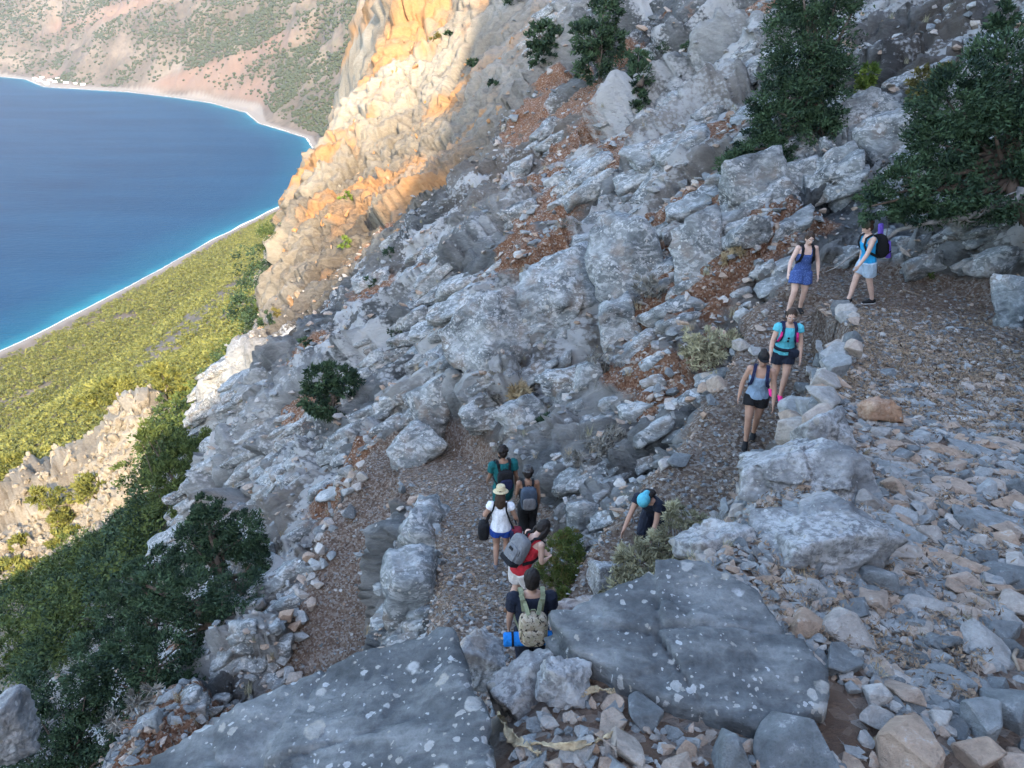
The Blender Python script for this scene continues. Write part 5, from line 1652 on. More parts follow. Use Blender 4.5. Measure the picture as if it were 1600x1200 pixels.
def shoes(p, mat, sole, parent, k, both=True):
    for sg in (-1, 1):
        hip, kn, an = p.legs[sg]
        mb = MB()
        o = an + np.array([0, 0, -0.085])
        mb.add(ring_loft([o + np.array([0, -0.075, 0.035]), o + np.array([0, -0.06, 0.05]), o + np.array([0, 0.02, 0.055]), o + np.array([0, 0.10, 0.04]), o + np.array([0, 0.17, 0.032]), o + np.array([0, 0.195, 0.026])],
                         [(0.022, 0.024), (0.036, 0.046), (0.043, 0.052), (0.049, 0.036), (0.043, 0.026), (0.02, 0.014)], p.side, 12))
        mb.add(ring_loft([an + np.array([0, -0.012, -0.04]), an + np.array([0, -0.012, 0.012])], [(0.045, 0.05), (0.041, 0.046)], p.side, 12))
        s = fuse('shoe', mb, mat, parent, 0.012, 2, 0.6, k)
        mb = MB()
        mb.add(ring_loft([o + np.array([0, -0.085, 0.008]), o + np.array([0, -0.03, 0.008]), o + np.array([0, 0.10, 0.008]), o + np.array([0, 0.18, 0.008]), o + np.array([0, 0.205, 0.008])], [(0.02, 0.012), (0.042, 0.013), (0.052, 0.013), (0.044, 0.013), (0.018, 0.012)], p.side, 12))
        so = mb.build('sole', sole, s)

def shirt(name, p, mat, parent, k, z0=-0.03, z1=0.49, sleeve=0.25, extra=0.016, straps=False, neck_cut=0.0, hem=0.0):
    mb = MB()
    if straps:
        torso_piece(mb, p, z0, 0.385, extra)
        for sg in (-1, 1):
            cs = [p.pelvis + p.up * 0.36 + p.sd * sg * 0.085 + p.fw * 0.105, p.pelvis + p.up * 0.46 + p.sd * sg * 0.095 + p.fw * 0.075, p.pelvis + p.up * 0.515 + p.sd * sg * 0.09, p.pelvis + p.up * 0.45 + p.sd * sg * 0.085 - p.fw * 0.085, p.pelvis + p.up * 0.36 + p.sd * sg * 0.08 - p.fw * 0.11]
            mb.add(tube(cs, [0.024] * 5, 8))
    else:
        torso_piece(mb, p, z0, z1 - neck_cut, extra)
        if sleeve > 0:
            for sg in (-1, 1):
                arm_piece(mb, p, sg, -0.02, sleeve, extra + 0.008)
                mb.add(ball(p.arms[sg][0], (0.068, 0.066, 0.064)))
    return fuse(name, mb, mat, parent, 0.011, 2, 0.6, k, 0.0065, 0.09)

def shorts(name, p, mat, parent, k, length=0.3, extra=0.02, flare=0.015, top=0.10, skirt=False):
    mb = MB()
    torso_piece(mb, p, -0.13, top, extra * 0.3)
    for sg in (-1, 1): leg_piece(mb, p, sg, -0.02, length, extra, 1.0, flare)
    return fuse(name, mb, mat, parent, 0.011, 2, 0.6, k, 0.006, 0.08)

def hair(p, mat, parent, k, style='short'):
    mb = MB()
    mb.add(ball(head_pts(p, (0, -0.022, 0.028)), (0.084, 0.094, 0.098), p.Rh))
    mb.add(ball(head_pts(p, (0, -0.045, -0.02)), (0.078, 0.066, 0.085), p.Rh))
    if style == 'bun':
        mb.add(ball(head_pts(p, (0.0, -0.06, 0.115)), (0.042, 0.042, 0.038), p.Rh))
    if style == 'tied':
        mb.add(ball(head_pts(p, (0.0, -0.115, 0.03)), (0.04, 0.045, 0.045), p.Rh))
    if style == 'long':
        mb.add(ring_loft([head_pts(p, (0, -0.06, 0.02)), head_pts(p, (0, -0.095, -0.08)), head_pts(p, (0, -0.10, -0.17)), head_pts(p, (0, -0.09, -0.24))], [(0.085, 0.05), (0.095, 0.05), (0.09, 0.045), (0.05, 0.03)], p.Rh @ np.array([1.0, 0, 0]), 12))
    if style == 'fall':       # hair hanging beside a lowered face
        for sg in (-1, 1):
            mb.add(ring_loft([head_pts(p, (sg * 0.07, 0.0, 0.04)), head_pts(p, (sg * 0.088, 0.02, -0.06)), head_pts(p, (sg * 0.08, 0.05, -0.16)), head_pts(p, (sg * 0.05, 0.06, -0.21))], [(0.03, 0.05), (0.03, 0.062), (0.026, 0.05), (0.01, 0.02)], p.Rh @ np.array([1.0, 0, 0]), 10))
    if style == 'curly':
        g = np.random.default_rng(4)
        for i in range(26):
            d = g.normal(size=3); d[1] = -abs(d[1]) * 0.7; d /= np.linalg.norm(d)
            if d[2] < -0.4: continue
            mb.add(ball(head_pts(p, np.array([0, -0.02, 0.03]) + d * 0.085), (0.028, 0.028, 0.028), None, 1.0, 3))
    return fuse('hair', mb, mat, parent, 0.008, 1, 0.7, k, 0.011, 0.03)

def face(p, parent, k):
    for sg in (-1, 1):
        mb = MB(); mb.add(ball(head_pts(p, (sg * 0.031, 0.083, 0.012)), (0.013, 0.008, 0.0075), p.Rh, 1.0, 3))
        e = mb.build('eye', WHITE_EYE, parent); e.scale = (k, k, k)
        mb = MB(); mb.add(ball(head_pts(p, (sg * 0.031, 0.0895, 0.011)), (0.006, 0.004, 0.006), p.Rh, 1.0, 3)); mb.build('pupil', DARK_EYE, e)
        mb = MB(); mb.add(tube([head_pts(p, (sg * 0.014, 0.09, 0.03)), head_pts(p, (sg * 0.032, 0.088, 0.036)), head_pts(p, (sg * 0.05, 0.074, 0.03))], [0.003, 0.004, 0.0025], 5)); b = mb.build('eyebrow', HAIR['dark'], parent); b.scale = (k, k, k)
    mb = MB(); mb.add(ball(head_pts(p, (0, 0.083, -0.058)), (0.023, 0.009, 0.0075), p.Rh, 1.0, 3)); m = mb.build('mouth', LIP, parent); m.scale = (k, k, k)

def person(label, base, rz, pose, height=1.66, skin='a', group='hikers on the switchback trail'):
    root = empty('person', base, rz)
    tag(root, label, 'person', group)
    k = height / 1.70
    make_body(pose, skin, root, k)
    return root, k

# --- bags: things of their own, placed against the wearer's back
def strap(mb, pts, w_, th, nrm=None):
    """flat band along pts"""
    pts = [np.array(q, float) for q in pts]
    V, F = [], []
    n = len(pts)
    for i, q in enumerate(pts):
        d = pts[min(i + 1, n - 1)] - pts[max(i - 1, 0)]; d /= np.linalg.norm(d) + 1e-9
        s = np.cross(d, nrm[i] if nrm is not None else np.array([0, 1.0, 0])); s /= np.linalg.norm(s) + 1e-9
        u = np.cross(s, d)
        V += [q + s * w_ / 2 + u * th / 2, q - s * w_ / 2 + u * th / 2, q - s * w_ / 2 - u * th / 2, q + s * w_ / 2 - u * th / 2]
    for i in range(n - 1):
        for j in range(4):
            F.append([i * 4 + j, i * 4 + (j + 1) % 4, i * 4 + 4 + (j + 1) % 4, i * 4 + 4 + j])
    F += [[3, 2, 1, 0], [4 * n - 4, 4 * n - 3, 4 * n - 2, 4 * n - 1]]
    mb.add((V, F))

def backpack(label, base, rz, p, k, mat, pocket_mat, strap_mat, size=(0.30, 0.17, 0.44), drop=0.0, z=0.26, trim=None, slim=False, extra=None):
    """body, pocket, piping, grab loop and two shoulder straps"""
    root = empty('backpack', base, rz)
    tag(root, label, 'backpack', 'backpacks worn by the hikers')
    c = p.pelvis + p.up * (z - drop) - p.fw * (0.115 + size[1] / 2)
    rot = np.stack([p.sd, p.fw, p.up], 1)
    mb = MB(); mb.add(ball(c, (size[0] / 2, size[1] / 2, size[2] / 2), rot, 0.55, 4)); b = mb.build('bag', mat, root); b.scale = (k, k, k)
    mb = MB(); mb.add(ball(c - p.fw * size[1] * 0.42 - p.up * size[2] * 0.14, (size[0] * 0.38, size[1] * 0.22, size[2] * 0.27), rot, 0.5, 4)); q = mb.build('front_pocket', pocket_mat, root); q.scale = (k, k, k)
    mb = MB()
    arc = []
    for a in np.linspace(-0.15, math.pi + 0.15, 15):
        arc.append(c - p.fw * size[1] * 0.40 + p.sd * math.cos(a) * size[0] * 0.43 + p.up * (math.sin(a) * size[2] * 0.36 - 0.02))
    mb.add(tube(arc, [0.006] * len(arc), 5)); q = mb.build('zip', trim or strap_mat, root); q.scale = (k, k, k)
    mb = MB(); t0 = c + p.up * size[2] * 0.47 + p.fw * size[1] * 0.2
    mb.add(tube([t0 - p.sd * 0.035, t0 - p.sd * 0.02 + p.up * 0.035, t0 + p.sd * 0.02 + p.up * 0.035, t0 + p.sd * 0.035], [0.007] * 4, 5)); q = mb.build('grab_loop', strap_mat, root); q.scale = (k, k, k)
    sw = 0.095 if p.fem else 0.115
    for sg in (-1, 1):
        mb = MB()
        sd = p.sd * sg
        up, fw, pv = p.up, p.fw, p.pelvis
        e = 0.03
        pts = [c + sd * sw * 0.8 + up * size[2] * 0.40 + fw * size[1] * 0.48, pv + up * 0.515 + sd * sw * 0.95 - fw * 0.10, pv + up * (0.515 + e) + sd * sw - fw * 0.02, pv + up * (0.475 + e) + sd * sw * 1.05 + fw * (0.075 + e), pv + up * 0.38 + sd * sw * 1.15 + fw * (0.115 + e), pv + up * 0.27 + sd * sw * 1.35 + fw * (0.09 + e), pv + up * 0.19 + sd * sw * 1.7 + fw * 0.02, c + sd * size[0] * 0.42 - up * size[2] * 0.36 + fw * size[1] * 0.45]
        nrm = [fw, -fw * 0.4 + up, up, up * 0.6 + fw, fw, fw, sd, sd]
        strap(mb, pts, 0.05, 0.014, nrm)
        q = mb.build('shoulder_strap', strap_mat, root, False); q.scale = (k, k, k)
    return root, c, rot
K = {n: cloth(n, c) for n, c in {
    'teal_cotton': (0.006, 0.10, 0.105), 'black_cotton': (0.012, 0.012, 0.014), 'navy_cotton': (0.012, 0.016, 0.03), 'white_cotton': (0.74, 0.75, 0.78), 'royal_cotton': (0.015, 0.06, 0.30),
    'red_cotton': (0.42, 0.02, 0.03), 'cream_cotton': (0.60, 0.54, 0.50), 'grey_pack': (0.17, 0.17, 0.175), 'slate_pack': (0.055, 0.075, 0.105), 'black_pack': (0.010, 0.010, 0.012),
    'indigo_pack': (0.06, 0.075, 0.26), 'maroon_bag': (0.16, 0.015, 0.03), 'orange_trim': (0.75, 0.16, 0.05), 'khaki_webbing': (0.24, 0.25, 0.15), 'mat_blue': (0.01, 0.17, 0.50), 'mat_purple': (0.17, 0.10, 0.55),
    'aqua_cotton': (0.10, 0.46, 0.55), 'dusty_blue': (0.24, 0.33, 0.44), 'denim_shorts': (0.014, 0.020, 0.036), 'sky_top': (0.02, 0.32, 0.62), 'pale_denim': (0.38, 0.48, 0.58), 'pink_webbing': (0.62, 0.03, 0.20),
    'navy_webbing': (0.015, 0.02, 0.06), 'black_shoe': (0.012, 0.012, 0.013), 'white_sole': (0.6, 0.6, 0.6), 'dark_sole': (0.03, 0.03, 0.03), 'grey_hat': (0.085, 0.085, 0.085), 'turquoise_scarf': (0.10, 0.42, 0.52),
    'pink_shoe': (0.80, 0.03, 0.22), 'grey_shoe': (0.16, 0.17, 0.19), 'tan_strap': (0.20, 0.11, 0.06), 'olive_cap': (0.05, 0.055, 0.035), 'cream_patch': (0.55, 0.5, 0.4)}.items()}
def romper_mat():
    t = NT('blue_print_cotton'); v = t.obj()
    m = t.maprange(t.voro(v, 46, 'F1'), 0.25, 0.4)
    return t.done(t.mix(m, (0.12, 0.19, 0.42), (0.045, 0.085, 0.25)), 0.85)
def camo_mat():
    t = NT('camouflage_canvas'); v = t.obj()
    n = t.noise(v, 17, 2, 0.5, 0.4); n2 = t.noise(t.vec(v, (1, 1, 1), (0, 0, 0), (5, 3, 1)), 26, 2, 0.5, 0.6)
    c = t.ramp(n, [(0.42, (0.33, 0.25, 0.17)), (0.46, (0.44, 0.36, 0.27)), (0.56, (0.36, 0.30, 0.20))], 'CONSTANT')
    c = t.mix(t.maprange(n2, 0.58, 0.61), c, (0.045, 0.035, 0.028))
    return t.done(c, 0.9)
def straw_mat():
    t = NT('woven_straw'); v = t.obj()
    n = t.noise(t.vec(v, (1, 1, 6)), 60, 3)
    return t.done(t.ramp(n, [(0.35, (0.42, 0.33, 0.18)), (0.65, (0.66, 0.56, 0.36))]), 0.85, t.bump(n, 0.4, 0.004))
K['romper'], K['camo'], K['straw'] = romper_mat(), camo_mat(), straw_mat()

def stand(u, v, dz=0.0):
    h = hit(u, v, 6.0, 30.0, 4000)
    return (float(h[0]), float(h[1]), float(ground(h[0], h[1])) - 0.005 + dz)

def disc_hat(p, parent, k, mat, brim=0.145, crown_r=0.088, crown_h=0.10, lift=0.055, band=None, name='hat', droop=0.0):
    V, F = [], []
    prof = [(brim, lift - 0.008 - droop), (brim, lift - droop), (crown_r + 0.012, lift + 0.012), (crown_r, lift + 0.02), (crown_r * 0.95, lift + crown_h * 0.8), (crown_r * 0.8, lift + crown_h), (crown_r * 0.35, lift + crown_h * 0.93), (0.001, lift + crown_h * 0.9)]
    n = 20
    for r_, z in prof:
        for i in range(n):
            a = 2 * math.pi * i / n
            V.append(head_pts(p, (math.cos(a) * r_ * 0.92, math.sin(a) * r_ - 0.012, z)))
    for j in range(len(prof) - 1):
        for i in range(n):
            F.append([j * n + i, j * n + (i + 1) % n, (j + 1) * n + (i + 1) % n, (j + 1) * n + i])
    mb = MB(); mb.add((V, F)); h = mb.build(name, mat, parent); h.scale = (k, k, k)
    if band:
        V, F = [], []
        for r_, z in ((crown_r + 0.004, lift + 0.016), (crown_r + 0.003, lift + 0.042)):
            for i in range(n):
                a = 2 * math.pi * i / n
                V.append(head_pts(p, (math.cos(a) * r_ * 0.92, math.sin(a) * r_ - 0.012, z)))
        for i in range(n): F.append([i, (i + 1) % n, n + (i + 1) % n, n + i])
        mb = MB(); mb.add((V, F)); mb.build('hat_band', band, h)
    return h

# man in teal, seen from behind
b = stand(787, 818); p = Pose(3, 0, 22, 25, 0.10, 0.0, (8, 9, 30), (-6, 9, 20), fem=False); rz = R(14)
pr, k = person('man in a teal T-shirt walking away at the head of the lower group', b, rz, p, 1.78, 'c')
shirt('shirt', p, K['teal_cotton'], pr, k, -0.06, 0.50, 0.30, 0.02); shorts('shorts', p, K['teal_cotton'], pr, k, 0.42, 0.025, 0.02); shoes(p, K['black_shoe'], K['dark_sole'], pr, k)
hair(p, HAIR['dark'], pr, k, 'curly')
mb = MB(); mb.add(ball(head_pts(p, (0, 0.03, -0.085)), (0.06, 0.068, 0.045), p.Rh)); o = mb.build('beard', HAIR['dark'], pr); o.scale = (k, k, k)
backpack('slack black backpack on the man in the teal T-shirt', b, rz, p, k, K['black_pack'], K['navy_webbing'], K['black_pack'], (0.30, 0.13, 0.42), 0.05)

# woman in black with a grey hat
b = stand(824, 846); p = Pose(4, 0, 10, 0, 0.06, 0.0, (14, 6, 30), (-4, 8, 20), fem=True); rz = R(4)
pr, k = person('woman in black with a dark grey hat and slate backpack', b, rz, p, 1.64, 'c')
shirt('vest_top', p, K['black_cotton'], pr, k, -0.03, 0.49, 0, 0.015, True); shorts('trousers', p, K['black_cotton'], pr, k, 0.80, 0.024, 0.02); shoes(p, K['black_shoe'], K['dark_sole'], pr, k)
hair(p, HAIR['dark'], pr, k, 'curly'); disc_hat(p, pr, k, K['grey_hat'], 0.115, 0.09, 0.085, 0.05, None, 'hat', 0.012)
backpack('slate grey backpack worn by the woman in black', b, rz, p, k, K['slate_pack'], K['grey_pack'], K['black_pack'], (0.31, 0.20, 0.47), 0.0, 0.27, K['black_pack'])

# woman with the straw hat
b = stand(783, 884); p = Pose(2, 0, 12, 0, 0.05, 0.0, (4, 24, 55, 10), (2, 20, 40, 5), fem=True); rz = R(-4)
pr, k = person('woman in a straw hat, white T-shirt and blue shorts', b, rz, p, 1.62, 'b')
shirt('shirt', p, K['white_cotton'], pr, k, -0.03, 0.49, 0.14, 0.018); shorts('shorts', p, K['royal_cotton'], pr, k, 0.17, 0.022, 0.015); shoes(p, K['grey_shoe'], K['white_sole'], pr, k)
hair(p, HAIR['brown'], pr, k, 'long'); disc_hat(p, pr, k, K['straw'], 0.15, 0.09, 0.11, 0.055, K['straw'], 'straw_hat')
def side_bag(label, b, rz, k, c, size, mat, trims, sp):
    root = empty('shoulder_bag', b, rz); tag(root, label, 'bag')
    mb = MB(); mb.add(ball(c, np.array(size) / 2, None, 0.55, 4)); q = mb.build('bag', mat, root); q.scale = (k, k, k)
    for nm, cc, ss, mm in trims:
        mb = MB(); mb.add(ball(cc, np.array(ss) / 2, None, 0.4, 3)); q = mb.build(nm, mm, root); q.scale = (k, k, k)
    mb = MB(); strap(mb, sp, 0.03, 0.01, [np.array([0, -1.0, 0.3])] * len(sp)); q = mb.build('strap', K['black_pack'], root, False); q.scale = (k, k, k)
side_bag('slouchy black bag at the left side of the woman in the straw hat', b, rz, k, np.array([-0.31, 0.02, 0.80]), (0.20, 0.24, 0.38), K['black_pack'], [], [(-0.26, 0.0, 0.97), (-0.19, -0.10, 1.2), (-0.12, -0.11, 1.36), (-0.10, -0.02, 1.44), (-0.11, 0.08, 1.40), (-0.2, 0.12, 1.15), (-0.27, 0.06, 0.97)])
side_bag('maroon bag with an orange flash on the woman in the straw hat', b, rz, k, np.array([0.29, -0.06, 0.78]), (0.20, 0.16, 0.36), K['maroon_bag'], [('orange_stripe', np.array([0.31, -0.135, 0.86]), (0.10, 0.03, 0.05), K['orange_trim']), ('black_panel', np.array([0.21, -0.12, 0.74]), (0.07, 0.07, 0.36), K['navy_webbing']), ('white_cord', np.array([0.395, -0.06, 0.72]), (0.015, 0.03, 0.30), K['white_cotton'])],
         [(0.24, -0.1, 0.95), (0.17, -0.125, 1.15), (0.11, -0.12, 1.36), (0.10, -0.02, 1.44), (0.11, 0.08, 1.40), (0.2, 0.12, 1.15), (0.28, 0.02, 0.95)])

# woman in red, bending
b = stand(812, 956); p = Pose(32, 0, 32, 0, 0.13, 0.0, (-6, 7, 66, -36), (-4, 9, 62, -32), fem=True); rz = R(-58)
pr, k = person('woman in a red vest and cream shorts stooping over her hands', b, rz, p, 1.66, 'a')
shirt('vest_top', p, K['red_cotton'], pr, k, -0.05, 0.49, 0, 0.017, True); shorts('shorts', p, K['cream_cotton'], pr, k, 0.36, 0.03, 0.025); shoes(p, K['tan_strap'], K['dark_sole'], pr, k)
hair(p, HAIR['dark'], pr, k, 'fall')
root, c, rot = backpack('grey school backpack on the stooping woman in red', b, rz, p, k, K['grey_pack'], K['grey_pack'], K['black_pack'], (0.33, 0.20, 0.44), 0.0, 0.27, K['black_pack'])
mb = MB(); mb.add(ball(c - p.fw * 0.135 - p.up * 0.0, (0.045, 0.006, 0.02), rot, 0.3, 3)); q = mb.build('badge', K['black_pack'], root); q.scale = (k, k, k)
mb = MB(); mb.add(ball(c - p.fw * 0.05 - p.up * 0.19, (0.16, 0.09, 0.045), rot, 0.45, 3)); q = mb.build('base_panel', K['black_pack'], root); q.scale = (k, k, k)

# man with the camouflage pack
b = stand(829, 1072); p = Pose(3, 0, 8, -6, 0.05, 0.0, (4, 8, 12), (4, 8, 12), fem=False); rz = R(3)
pr, k = person('man in a navy T-shirt, last of the lower group, nearest the slabs', b, rz, p, 1.78, 'b')
shirt('shirt', p, K['navy_cotton'], pr, k, -0.06, 0.50, 0.32, 0.02); shorts('trousers', p, K['navy_cotton'], pr, k, 0.85, 0.024, 0.01); shoes(p, K['black_shoe'], K['dark_sole'], pr, k)
hair(p, HAIR['dark'], pr, k, 'short')
root, c, rot = backpack('camouflage backpack with khaki straps on the man in navy', b, rz, p, k, K['camo'], K['camo'], K['khaki_webbing'], (0.31, 0.19, 0.40), 0.02, 0.24, K['khaki_webbing'])
mb = MB()
for sg in (-1, 1): strap(mb, [c + p.sd * sg * 0.05 + p.up * 0.20 - p.fw * 0.02, c + p.sd * sg * 0.085 + p.up * 0.26 + p.fw * 0.10, p.pelvis + p.up * 0.545 + p.sd * sg * 0.125 - p.fw * 0.05], 0.045, 0.012, [-p.fw] * 3)
q = mb.build('top_webbing', K['khaki_webbing'], root, False); q.scale = (k, k, k)
mat_root = empty('rolled_mat', b, rz); tag(mat_root, 'bright blue rolled mat under the camouflage backpack', 'mat')
mc = c - p.up * 0.17 + p.fw * 0.03
mb = MB(); mb.add(ring_loft([mc - p.sd * 0.32, mc - p.sd * 0.31, mc + p.sd * 0.31, mc + p.sd * 0.32], [(0.055, 0.055), (0.075, 0.075), (0.075, 0.075), (0.055, 0.055)], p.fw, 16)); q = mb.build('roll', K['mat_blue'], mat_root); q.scale = (k, k, k)
mb = MB()
for sg in (-1, 1): mb.add(ring_loft([mc + p.sd * (sg * 0.22 - 0.012), mc + p.sd * (sg * 0.22 + 0.012)], [(0.079, 0.079)] * 2, p.fw, 16))
q = mb.build('mat_strap', K['black_pack'], mat_root); q.scale = (k, k, k)

# stooping person behind the dry shrub
b = stand(1018, 858); p = Pose(44, 0, 25, 0, 0.14, 0.0, (20, 4, 20), (34, 8, 8), fem=True, crouch=0.08); rz = R(146)
pr, k = person('person in dark clothes and turquoise headscarf stooping behind the dry shrub', b, rz, p, 1.52, 'b')
shirt('shirt', p, K['navy_cotton'], pr, k, -0.05, 0.50, 0.20, 0.02); shorts('trousers', p, K['navy_cotton'], pr, k, 0.88, 0.026, 0.015); shoes(p, K['black_shoe'], K['dark_sole'], pr, k)
hair(p, HAIR['dark'], pr, k, 'long')
mb = MB(); mb.add(ball(head_pts(p, (0, -0.01, 0.045)), (0.098, 0.112, 0.095), p.Rh)); mb.add(ball(head_pts(p, (0.0, -0.10, -0.02)), (0.05, 0.05, 0.09), p.Rh)); fuse('headscarf', mb, K['turquoise_scarf'], pr, 0.013, 2, 0.6, k)

# woman in grey vest and black shorts coming down
b = stand(1170, 690); p = Pose(6, 0, 6, 10, 0.16, 0.0, (14, 16, 14), (-8, 17, 22), fem=True, wide=0.05); rz = R(160)
pr, k = person('woman in a grey-blue vest and black shorts with dark headband, first of the descending walkers', b, rz, p, 1.64, 'b')
shirt('vest_top', p, K['dusty_blue'], pr, k, -0.03, 0.49, 0, 0.016, True); shorts('shorts', p, K['black_cotton'], pr, k, 0.2, 0.02, 0.015); shoes(p, K['black_shoe'], K['dark_sole'], pr, k)
hair(p, HAIR['dark'], pr, k, 'bun'); face(p, pr, k)
mb = MB(); mb.add(ring_loft([head_pts(p, (0, -0.012, 0.035)), head_pts(p, (0, -0.012, 0.085))], [(0.088, 0.104), (0.082, 0.096)], p.Rh @ np.array([1.0, 0, 0]), 18)); mb.add(ball(head_pts(p, (0, 0.105, 0.045)), (0.07, 0.05, 0.008), p.Rh)); o = mb.build('visor', K['black_cotton'], pr); o.scale = (k, k, k)
backpack('small black backpack on the woman in the grey-blue vest', b, rz, p, k, K['black_pack'], K['black_pack'], K['navy_webbing'], (0.26, 0.13, 0.36))

# woman in aqua top
b = stand(1211, 620); p = Pose(5, 0, 12, -8, -0.12, 0.0, (6, 14, 12), (10, 14, 16), fem=True, wide=0.06); rz = R(172)
pr, k = person('woman in an aqua V-neck top and navy shorts with one pink shoe showing', b, rz, p, 1.66, 'a')
shirt('shirt', p, K['aqua_cotton'], pr, k, -0.02, 0.46, 0.16, 0.017); shorts('shorts', p, K['denim_shorts'], pr, k, 0.24, 0.022, 0.015); shoes(p, K['pink_shoe'], K['navy_webbing'], pr, k)
hair(p, HAIR['brown'], pr, k, 'tied'); face(p, pr, k)
mb = MB(); mb.add(ring_loft([p.pelvis + p.up * 0.07 - p.sd * 0.0, p.pelvis + p.up * 0.11], [(0.20, 0.155)] * 2, p.sd, 20)); mb.add(ball(p.pelvis + np.array([-0.14, 0.12, 0.02]), (0.09, 0.05, 0.075), None, 0.6)); o = mb.build('hip_pouch', K['denim_shorts'], pr); o.scale = (k, k, k)
mb = MB()
for sg in (-1, 1): mb.add(ball(p.pelvis + p.up * (0.30 + 0.028 * sg) + p.fw * 0.142, (0.02, 0.006, 0.022), None, 1.0))
o = mb.build('sunglasses', K['black_pack'], pr); o.scale = (k, k, k)
root, c, rot = backpack('navy backpack with pink-edged straps on the woman in aqua', b, rz, p, k, K['navy_webbing'], K['indigo_pack'], K['navy_webbing'], (0.28, 0.15, 0.40))
mb = MB()
for sg in (-1, 1): strap(mb, [p.pelvis + p.up * 0.44 + p.sd * sg * 0.125 + p.fw * 0.135, p.pelvis + p.up * 0.36 + p.sd * sg * 0.135 + p.fw * 0.155, p.pelvis + p.up * 0.25 + p.sd * sg * 0.16 + p.fw * 0.12], 0.035, 0.012, [p.fw] * 3)
q = mb.build('strap_edge', K['pink_webbing'], root, False); q.scale = (k, k, k)

# woman in the blue playsuit
b = stand(1240, 490); p = Pose(5, 0, 14, 4, 0.10, 0.0, (0, 20, 12), (12, 24, 35, 16), fem=True, wide=0.15); rz = R(178)
pr, k = person('woman in a patterned blue playsuit looking down at the bend', b, rz, p, 1.66, 'd')
shirt('playsuit_top', p, K['romper'], pr, k, 0.08, 0.49, 0, 0.017, True); shorts('playsuit_shorts', p, K['romper'], pr, k, 0.27, 0.028, 0.03); shoes(p, K['black_shoe'], K['dark_sole'], pr, k)
hair(p, HAIR['brown'], pr, k, 'tied'); face(p, pr, k)
backpack('small black backpack on the woman in the blue playsuit', b, rz, p, k, K['black_pack'], K['black_pack'], K['black_pack'], (0.24, 0.12, 0.34))

# woman with the purple mat, in profile
b = stand(1341, 474); p = Pose(12, 0, 22, 0, 0.22, 0.0, (16, 8, 14), (-12, 8, 12), fem=True, wide=0.05); rz = R(96)
pr, k = person('woman in a bright blue top and pale shorts walking in profile under the juniper', b, rz, p, 1.66, 'd')
shirt('vest_top', p, K['sky_top'], pr, k, -0.02, 0.49, 0, 0.016, True); shorts('shorts', p, K['pale_denim'], pr, k, 0.34, 0.026, 0.02); shoes(p, K['black_shoe'], K['white_sole'], pr, k)
hair(p, HAIR['brown'], pr, k, 'tied'); disc_hat(p, pr, k, K['olive_cap'], 0.10, 0.09, 0.085, 0.045, None, 'cap')
root, c, rot = backpack('large black backpack on the woman in the bright blue top', b, rz, p, k, K['black_pack'], K['black_pack'], K['black_pack'], (0.30, 0.22, 0.46), 0.02, 0.26)
def roll(label, a0, a1, r_):
    mr = empty('rolled_mat', b, rz); tag(mr, label, 'mat')
    d = (a1 - a0) / np.linalg.norm(a1 - a0)
    mb = MB(); mb.add(ring_loft([a0, a0 + d * 0.01, a1 - d * 0.01, a1], [(r_ * 0.8, r_ * 0.8), (r_, r_), (r_, r_), (r_ * 0.8, r_ * 0.8)], np.cross(d, [0.3, 0.5, 0.8]), 16)); q = mb.build('roll', K['mat_purple'], mr); q.scale = (k, k, k)
    mb = MB(); mb.add(ring_loft([a0 + d * 0.12, a0 + d * 0.145], [(r_ + 0.004, r_ + 0.004)] * 2, np.cross(d, [0.3, 0.5, 0.8]), 16)); q = mb.build('mat_strap', K['black_pack'], mr); q.scale = (k, k, k)
roll('purple rolled mat standing up behind the shoulder of the woman in profile', c - p.fw * 0.06 + p.up * 0.02 + p.sd * 0.10, c - p.fw * 0.06 + p.up * 0.40 + p.sd * 0.10, 0.05)
roll('purple rolled mat hanging low behind the pack of the woman in profile', c - p.fw * 0.17 - p.up * 0.28, c - p.fw * 0.15 + p.up * 0.06, 0.055)
# ------------------------------------------------------------------ village across the bay
M['plaster'] = plain('white_plaster', (0.80, 0.79, 0.76), 0.9, 0.06, 2)
M['glass_dark'] = plain('dark_window', (0.03, 0.035, 0.045), 0.3, 0.1, 3)
M['terrace_roof'] = plain('flat_roof', (0.55, 0.50, 0.45), 0.9, 0.1, 2)
def house(label, x, y, wx, wy, h, rz, two):
    z = float(far_ground(np.array([x]), np.array([y]))[0]) - 0.5
    root = empty('house', (x, y, z), rz)
    tag(root, label, 'house', 'white houses of the village across the bay')
    def bx(name, c, s, mat, par=root):
        v = np.array([[sx * s[0] / 2 + c[0], sy * s[1] / 2 + c[1], sz * s[2] / 2 + c[2]] for sz in (-1, 1) for sy in (-1, 1) for sx in (-1, 1)])
        return mesh_np(name, v, [[0, 2, 3, 1], [4, 5, 7, 6], [0, 1, 5, 4], [2, 6, 7, 3], [0, 4, 6, 2], [1, 3, 7, 5]], mat, par)
    bx('wall', (0, 0, h / 2), (wx, wy, h), M['plaster'])
    bx('roof', (0, 0, h + 0.2), (wx + 0.5, wy + 0.5, 0.4), M['terrace_roof'])
    for k in range(3):
        bx('window', (-wx * 0.32 + k * wx * 0.32, -wy / 2 - 0.03, h * 0.55), (1.2, 0.12, 1.5), M['glass_dark'])
    if two: bx('upper_floor', (wx * 0.12, 0.5, h + 1.7), (wx * 0.6, wy * 0.7, 2.6), M['plaster'])
gv = np.random.default_rng(31)
spots = [(62, 127), (70, 129), (78, 126), (86, 129), (95, 127), (104, 130), (55, 124), (66, 122), (118, 131), (74, 132), (90, 123), (130, 133)]
